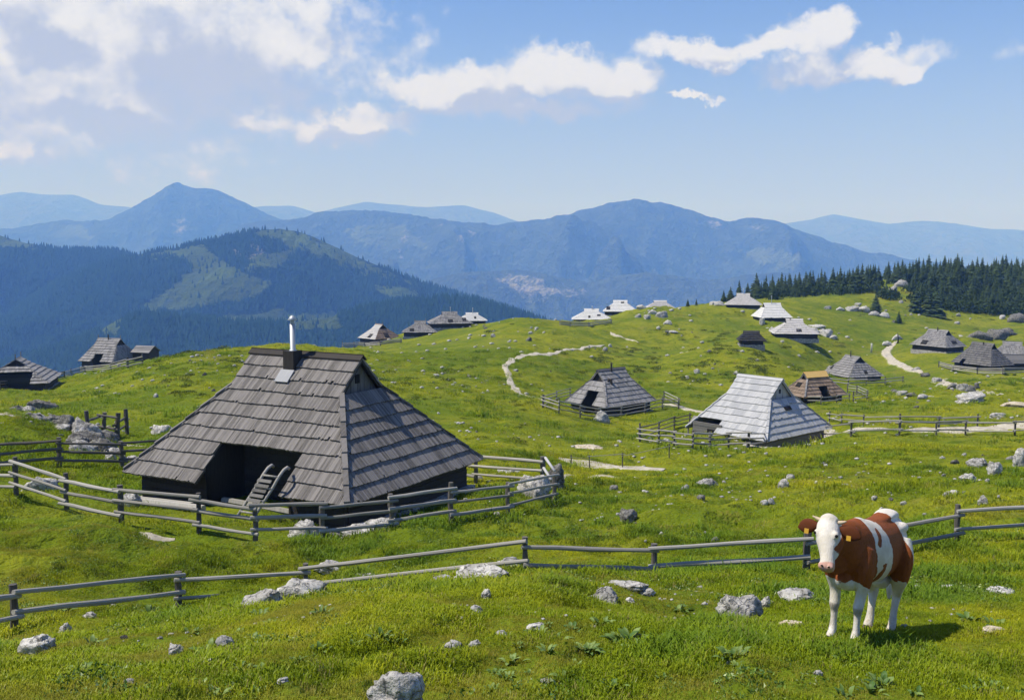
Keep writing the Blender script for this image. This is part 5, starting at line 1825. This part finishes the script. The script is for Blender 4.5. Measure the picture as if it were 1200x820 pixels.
LEAF = [leaf_mesh(k) for k in range(4)]
lr = random.Random(9)


def weed(u, v, wpx, label, group=None, n=12):
    p = hit(u, v)
    w = wpx / F * p.y
    root = thing("broadleaf_plant", label, "plant", p, 0, group)
    for i in range(n):
        o = link("leaf", LEAF[lr.randrange(4)], root)
        a = i * 2.4 + lr.uniform(-.4, .4)
        s_ = w * lr.uniform(0.16, 0.34)
        rd = w * 0.34 * lr.random()
        o.location = (rd * math.cos(a), rd * math.sin(a), 0.0)
        o.rotation_euler = (lr.uniform(-.3, .3), lr.uniform(-1.0, -0.15), a)
        o.scale = (s_, s_ * lr.uniform(0.7, 1.1), s_)


for (u, v, w, lab) in [(1035, 803, 46, "pale rosette of broad leaves nearest the viewer, below the cow's shadow"), (735, 752, 60, "large pale clump of broad leaves right of the middle stones"), (860, 770, 50, "dark green leafy clump below the big mossy boulder"),
                       (884, 752, 34, "small dark weed tuft between the mossy boulder and the cow"), (690, 762, 40, "leafy clump left of the large pale one"), (90, 790, 44, "dark leafy clump in the lower left corner"), (85, 748, 26, "round dark weed tuft by the slanting slab")]:
    weed(u, v, w, lab, n=34)
for _ in range(70):
    u, v = lr.uniform(0, 1200), lr.uniform(715, 818)
    weed(u, v, lr.uniform(18, 46), "low sprig of broad green leaves in the %s foreground turf" % ("left" if u < 400 else "middle" if u < 800 else "right"), "broad leaved sprigs in the foreground", n=12)
# ------------------------------------------------------------------ the cow
COWX, COWY = 3.87, 11.0
HEAD = math.atan2(-0.785, -0.62)           # where the body points


def loft(bm, P, Rr, n=20):
    q = MB()
    q.tube(P, Rr, n)
    vs = [bm.verts.new(v) for v in q.V]
    for f in q.F:
        bm.faces.new([vs[i] for i in f])


def smooth_path(P, Rr, m=5):
    P = [Vector(p) for p in P]
    Rr = [Vector((r, r)) if not hasattr(r, '__len__') else Vector(r) for r in Rr]
    OP, OR = [], []
    cr = lambda a, b, c, d, t: 0.5 * ((2 * b) + (c - a) * t + (2 * a - 5 * b + 4 * c - d) * t * t + (3 * b - a - 3 * c + d) * t ** 3)
    for i in range(len(P) - 1):
        for j in range(m):
            t = j / m
            g4 = lambda L: (L[max(i - 1, 0)], L[i], L[i + 1], L[min(i + 2, len(L) - 1)])
            OP.append(cr(*g4(P), t))
            r = cr(*g4(Rr), t)
            OR.append((max(r.x, .004), max(r.y, .004)))
    OP.append(P[-1])
    OR.append(tuple(Rr[-1]))
    return OP, OR


cbm = bmesh.new()
# trunk: (x, z centre, half width, half height)
T_ = [(-0.86, 1.13, .07, .10), (-0.80, 1.13, .15, .21), (-0.70, 1.08, .22, .30), (-0.55, 1.02, .265, .365), (-0.35, .965, .285, .36), (-0.10, .935, .31, .375), (0.15, .93, .315, .375), (0.35, .945, .29, .37),
      (0.52, .96, .25, .36), (0.66, .96, .215, .33), (0.78, .95, .17, .27), (0.86, .94, .10, .18)]
loft(cbm, *smooth_path([(x, 0, z + 0.03) for x, z, w, h_ in T_], [(w * 0.88, h_ * 0.94) for x, z, w, h_ in T_]), n=28)
# hip bones and withers
loft(cbm, *smooth_path([(-0.72, 0, 1.32), (-0.52, 0, 1.375), (-0.2, 0, 1.31), (0.2, 0, 1.27), (0.48, 0, 1.29), (0.66, 0, 1.24)], [(.07, .04), (.12, .055), (.10, .04), (.09, .04), (.07, .05), (.07, .05)]), n=16)
for sy in (-1, 1):
    loft(cbm, *smooth_path([(-0.62, sy * .13, 1.22), (-0.52, sy * .185, 1.245), (-0.42, sy * .14, 1.21)], [.06, .06, .06]), n=12)
    # front leg
    loft(cbm, *smooth_path([(0.55, sy * .14, 1.02), (0.60, sy * .165, .82), (0.56, sy * .155, .66), (0.545, sy * .14, .54), (0.56, sy * .13, .42), (0.565, sy * .128, .385), (0.555, sy * .126, .32), (0.55, sy * .125, .22), (0.55, sy * .125, .13), (0.575, sy * .125, .085), (0.60, sy * .125, .03)],
                           [(.10, .15), (.105, .15), (.08, .11), (.058, .07), (.056, .06), (.054, .058), (.040, .042), (.035, .040), (.042, .050), (.044, .050), (.050, .060)]), n=16)
    # hind leg
    loft(cbm, *smooth_path([(-0.58, sy * .12, 1.05), (-0.52, sy * .185, .86), (-0.50, sy * .20, .72), (-0.57, sy * .175, .60), (-0.665, sy * .145, .50), (-0.70, sy * .135, .44), (-0.69, sy * .132, .36), (-0.675, sy * .13, .24), (-0.665, sy * .13, .14), (-0.64, sy * .13, .085), (-0.61, sy * .13, .03)],
                           [(.13, .22), (.12, .22), (.10, .16), (.07, .11), (.05, .075), (.048, .066), (.040, .050), (.037, .044), (.045, .050), (.046, .052), (.052, .062)]), n=16)
# brisket, neck and head (turned a little to the viewer)
HP = Vector((1.06, -0.10, 1.23))
MZ = Vector((1.31, 0.025, 0.83))
loft(cbm, *smooth_path([(0.80, 0, .74), (0.74, 0, .70), (0.62, 0, .66), (0.48, 0, .64)], [(.05, .07), (.09, .10), (.12, .10), (.11, .08)]), n=16)
loft(cbm, *smooth_path([(0.55, 0, 1.06), (0.74, .0, 1.09), (0.90, -.05, 1.12), (1.02, -.09, 1.16), (1.10, -.10, 1.17)], [(.16, .25), (.145, .225), (.125, .19), (.11, .15), (.09, .10)]), n=20)
loft(cbm, *smooth_path([(0.98, -.07, 1.03), (0.90, -.03, .92), (0.82, 0, .78)], [(.05, .10), (.055, .12), (.06, .10)]), n=14)
ax = (MZ - HP).normalized()
hs = [(-0.075, .080, .07), (-0.03, .112, .095), (0.05, .120, .108), (0.13, .122, .112), (0.20, .108, .108), (0.28, .088, .095), (0.36, .074, .080), (0.42, .074, .074), (0.465, .078, .070), (0.50, .066, .055), (0.515, .04, .035)]
loft(cbm, *smooth_path([HP + ax * s_ + Vector((0.0, 0, 0)) for s_, w, d_ in hs], [(w, d_) for s_, w, d_ in hs]), n=22)
for sy in (-1, 1):
    e = HP + ax * 0.14 + Vector((0.052, sy * .094, 0.052))
    loft(cbm, *smooth_path([e + Vector((-.02, 0, .035)), e, e + Vector((.02, 0, -.035))], [.022, .040, .020], 3), n=10)
for sy in (-1, 1):
    jw = lambda s_, yy, xx: HP + ax * s_ + Vector((xx, sy * yy, 0))
    loft(cbm, *smooth_path([jw(.06, .075, -.05), jw(.16, .085, -.06), jw(.26, .068, -.055), jw(.36, .045, -.04)], [.04, .062, .05, .03], 4), n=12)
    loft(cbm, *smooth_path([jw(.42, .045, .035), jw(.455, .05, .045), jw(.49, .042, .03)], [.02, .034, .02], 4), n=10)
loft(cbm, *smooth_path([HP + Vector((-0.02, -.07, .055)), HP + Vector((0.0, 0, .085)), HP + Vector((-0.02, .07, .055))], [.05, .06, .05]), n=12)
# udder and tail root
loft(cbm, *smooth_path([(-0.42, 0, .64), (-0.50, 0, .585), (-0.58, 0, .64)], [(.09, .07), (.10, .08), (.08, .06)]), n=12)
loft(cbm, *smooth_path([(-0.82, 0, 1.20), (-0.885, 0, 1.17), (-0.90, 0, 1.02), (-0.885, 0, .80), (-0.87, 0, .60)], [.04, .035, .026, .022, .022]), n=10)
loft(cbm, *smooth_path([(-0.87, 0, .62), (-0.875, 0, .50), (-0.86, 0, .36)], [.024, .045, .015]), n=10)
tmp_me = bpy.data.meshes.new("cow_form")
cbm.to_mesh(tmp_me)
cbm.free()
tmp = bpy.data.objects.new("cow_form", tmp_me)
COL.objects.link(tmp)
rm = tmp.modifiers.new("r", 'REMESH')
rm.mode = 'VOXEL'
rm.voxel_size = 0.0135
sm = tmp.modifiers.new("s", 'SMOOTH')
sm.iterations = 5
sm.factor = 0.5
dg = bpy.context.evaluated_depsgraph_get()
cow_me = bpy.data.meshes.new_from_object(tmp.evaluated_get(dg))
cow_me.name = "cow_body"
bpy.data.objects.remove(tmp)
V = np.zeros(len(cow_me.vertices) * 3)
cow_me.vertices.foreach_get('co', V)
V = V.reshape(-1, 3)
x, y, z = V.T
n_a = fbm(x * 4.2, y * 4.2, z * 4.2, 4, 4)
n_b = fbm(x * 16, y * 16, z * 16, 3, 6)
jx, jz = x + 0.11 * n_a + 0.02 * n_b, z + 0.09 * fbm(x * 4.2 + 9, y * 4.2, z * 4.2, 4, 14) + 0.02 * n_b
white = np.zeros(len(V))
white = np.maximum(white, sstep(0.66, 0.62, jz))                                           # legs and belly
white = np.maximum(white, sstep(-0.39, -0.45, x + 0.06 * n_a + 0.22 * (1.05 - z)))                        # rump and back of thighs
left = y > -0.05
band = sstep(0.19, 0.165, np.abs(jx - (0.30 - 0.40 * (1.15 - jz))) - 0.02) * sstep(0.56, 0.60, jz)
hole = sstep(0.05, 0.085, np.hypot((jx - 0.36) * 1.0, (jz - 1.16) * 0.7)) * sstep(0.06, 0.09, np.hypot(jx - 0.24, (jz - 0.78) * 0.6))
white = np.maximum(white, np.where(left, band * hole, 0))
white = np.maximum(white, sstep(1.285, 1.315, jz) * sstep(-0.28, -0.34, jx))                  # along the croup
right_p = sstep(0.22, 0.18, np.hypot(jx + 0.05, (jz - 0.9) * 0.9))
white = np.maximum(white, np.where(~left, right_p, 0))
head_t = (V - np.array(HP)) @ np.array(ax)
perp = np.linalg.norm(V - np.array(HP) - head_t[:, None] * np.array(ax), axis=1)
fwd = (V - np.array(HP)) @ np.array(Vector((ax.z, 0, -ax.x)).normalized() * -1)
isface = (head_t > -0.13) & (perp < 0.17) & (x > 0.93)
side_y = np.abs((V - np.array(HP))[:, 1] - 0.06 * head_t)
facemask = np.where(isface, sstep(0.150, 0.125, side_y + 0.03 * n_a + np.maximum(0, -(fwd + 0.02)) * 1.2), 0)
white = np.maximum(white, facemask)
white = np.where(isface & (head_t > 0.30), 1, white)
chest = sstep(0.70, 0.64, jz + 0.3 * np.maximum(0, np.abs(y) - 0.1)) * sstep(0.3, 0.5, x)
white = np.maximum(white, np.where(z < 0.72, chest, 0))
pink = np.where(isface, sstep(0.425, 0.455, head_t + 0.02 * n_a), 0)
dark = np.maximum(sstep(0.05, 0.03, np.abs(z - 0.36 + 0.02 * n_b)) * (x > 0.3) * 0.55, 0)  # dark knee shading painted into the front leg colour
for nm, arr in (('white', white), ('pink', pink), ('knee_shade', dark)):
    at = cow_me.attributes.new(nm, 'FLOAT', 'POINT')
    at.data.foreach_set('value', arr.astype(np.float32))
cow_me.polygons.foreach_set('use_smooth', np.ones(len(cow_me.polygons), bool))
M_coat, g, bs = material("cow_coat")
tc = g.n('ShaderNodeTexCoord')
att = {k: g.n('ShaderNodeAttribute', attribute_name=k).outputs['Fac'] for k in ('white', 'pink', 'knee_shade')}
hair = g.noise(g.v('MULTIPLY', tc.outputs['Object'], (60, 60, 25)), 1.0, 4, 0.7)
soft = g.noise(tc.outputs['Object'], 5, 3, 0.6)
wmask = g.ss(g.m('ADD', att['white'], g.m('MULTIPLY', g.m('SUBTRACT', hair, 0.5), 0.5)), 0.42, 0.58)
brown = g.mix(soft, (0.165, 0.040, 0.007), (0.31, 0.085, 0.017))
brown = g.mix(g.ss(hair, 0.45, 0.75, 0, 0.5), brown, (0.085, 0.020, 0.004))
wht = g.mix(g.ss(soft, 0.35, 0.7), (0.58, 0.53, 0.45), (0.72, 0.685, 0.63))
wht = g.mix(att['knee_shade'], wht, (0.16, 0.12, 0.08))
sz = g.n('ShaderNodeSeparateXYZ')
g.link(tc.outputs['Object'], sz.inputs[0])
mud = g.m('MULTIPLY', g.ss(sz.outputs[2], 0.42, 0.02), g.ss(g.noise(tc.outputs['Object'], 14, 4, 0.7), 0.40, 0.65))
wht = g.mix(g.m('MULTIPLY', mud, 0.65), wht, (0.30, 0.22, 0.12))
wht = g.mix(g.ss(hair, 0.42, 0.72, 0, 0.45), wht, (0.52, 0.47, 0.40))
c = g.mix(wmask, brown, wht)
c = g.mix(g.ss(att['pink'], 0.3, 0.8, 0, 0.85), c, (0.52, 0.27, 0.21))
g.link(c, bs.inputs['Base Color'])
bs.inputs['Roughness'].default_value = 0.75
g.link(g.bump(hair, 0.7, 0.012), bs.inputs['Normal'])
cow_me.materials.clear()
cow_me.materials.append(M_coat)
feet = [(0.59, .125), (0.59, -.125), (-0.62, .13), (-0.62, -.13)]
ch, sh = math.cos(HEAD), math.sin(HEAD)
zs = [float(ground_z(COWX + fx * ch - fy * sh, COWY + fx * sh + fy * ch)) for fx, fy in feet]
fz, bz = (zs[0] + zs[1]) / 2, (zs[2] + zs[3]) / 2
cow = link("cow", cow_me, None, (COWX, COWY, (fz + bz) / 2 - 0.012))
cow.rotation_euler = (0, -math.atan2(fz - bz, 1.21), HEAD)
tag(cow, "brown and white spotted cow with yellow ear tags, standing in the foreground facing the viewer", "cow")
M_horn, g, bs = material("horn")
bs.inputs['Base Color'].default_value = (0.50, 0.40, 0.28, 1)
bs.inputs['Roughness'].default_value = 0.5
M_hoof, g, bs = material("hoof")
bs.inputs['Base Color'].default_value = (0.16, 0.12, 0.09, 1)
bs.inputs['Roughness'].default_value = 0.6
M_ear, g, bs = material("ear_hair")
bs.inputs['Base Color'].default_value = (0.10, 0.026, 0.007, 1)
M_eye, g, bs = material("eye")
bs.inputs['Base Color'].default_value = (0.012, 0.008, 0.006, 1)
bs.inputs['Roughness'].default_value = 0.12
M_tag, g, bs = material("yellow_plastic")
bs.inputs['Base Color'].default_value = (0.58, 0.33, 0.04, 1)
bs.inputs['Roughness'].default_value = 0.4
for sy in (-1, 1):
    m_ = MB()
    b0 = HP + Vector((-0.015, sy * .085, .055))
    m_.tube(*smooth_path([b0, b0 + Vector((0, sy * .05, .012)), b0 + Vector((.01, sy * .095, .03))], [.024, .018, .007], 4), n=10)
    m_.build('horn', M_horn, cow, True)
    m_ = MB()
    e0 = HP + Vector((-0.03, sy * .10, .0))
    tip = e0 + Vector((-0.01, sy * .235, -.06))
    mid = e0 + Vector((0.0, sy * .125, -.025))
    m_.tube(*smooth_path([e0, e0.lerp(mid, .5), mid, mid.lerp(tip, .6), tip], [(.022, .02), (.03, .058), (.024, .078), (.018, .06), (.006, .012)], 4), n=14)
    m_.build('ear', M_ear, cow, True)
    m_ = MB()
    m_.box(mid + Vector((0.036, sy * .0, -.055)), (0.006, .046, .052), 0.0)
    m_.build('ear_tag', M_tag, cow)
    bm = bmesh.new()
    bmesh.ops.create_uvsphere(bm, u_segments=14, v_segments=10, radius=0.017)
    me = bpy.data.meshes.new("eye")
    bm.to_mesh(me)
    bm.free()
    me.materials.append(M_eye)
    link('eye', me, cow, HP + ax * 0.14 + Vector((0.076, sy * .112, 0.046)))
    # nostrils
    m_ = MB()
    nb = MZ + Vector((0.066, sy * .034, 0.03))
    m_.tube([nb + Vector((-.01, 0, 0)), nb + Vector((.004, sy * .004, .0))], [(.014, .010), (.010, .007)], 8)
    m_.build('nostril', M_eye, cow, True)
for fx, fy in feet:
    m_ = MB()
    for sy in (-1, 1):
        m_.tube([(fx - 0.005, fy + sy * .025, .052), (fx + .012, fy + sy * .028, -.004)], [(.027, .042), (.033, .054)], 10)
    m_.build('hoof', M_hoof, cow, True)
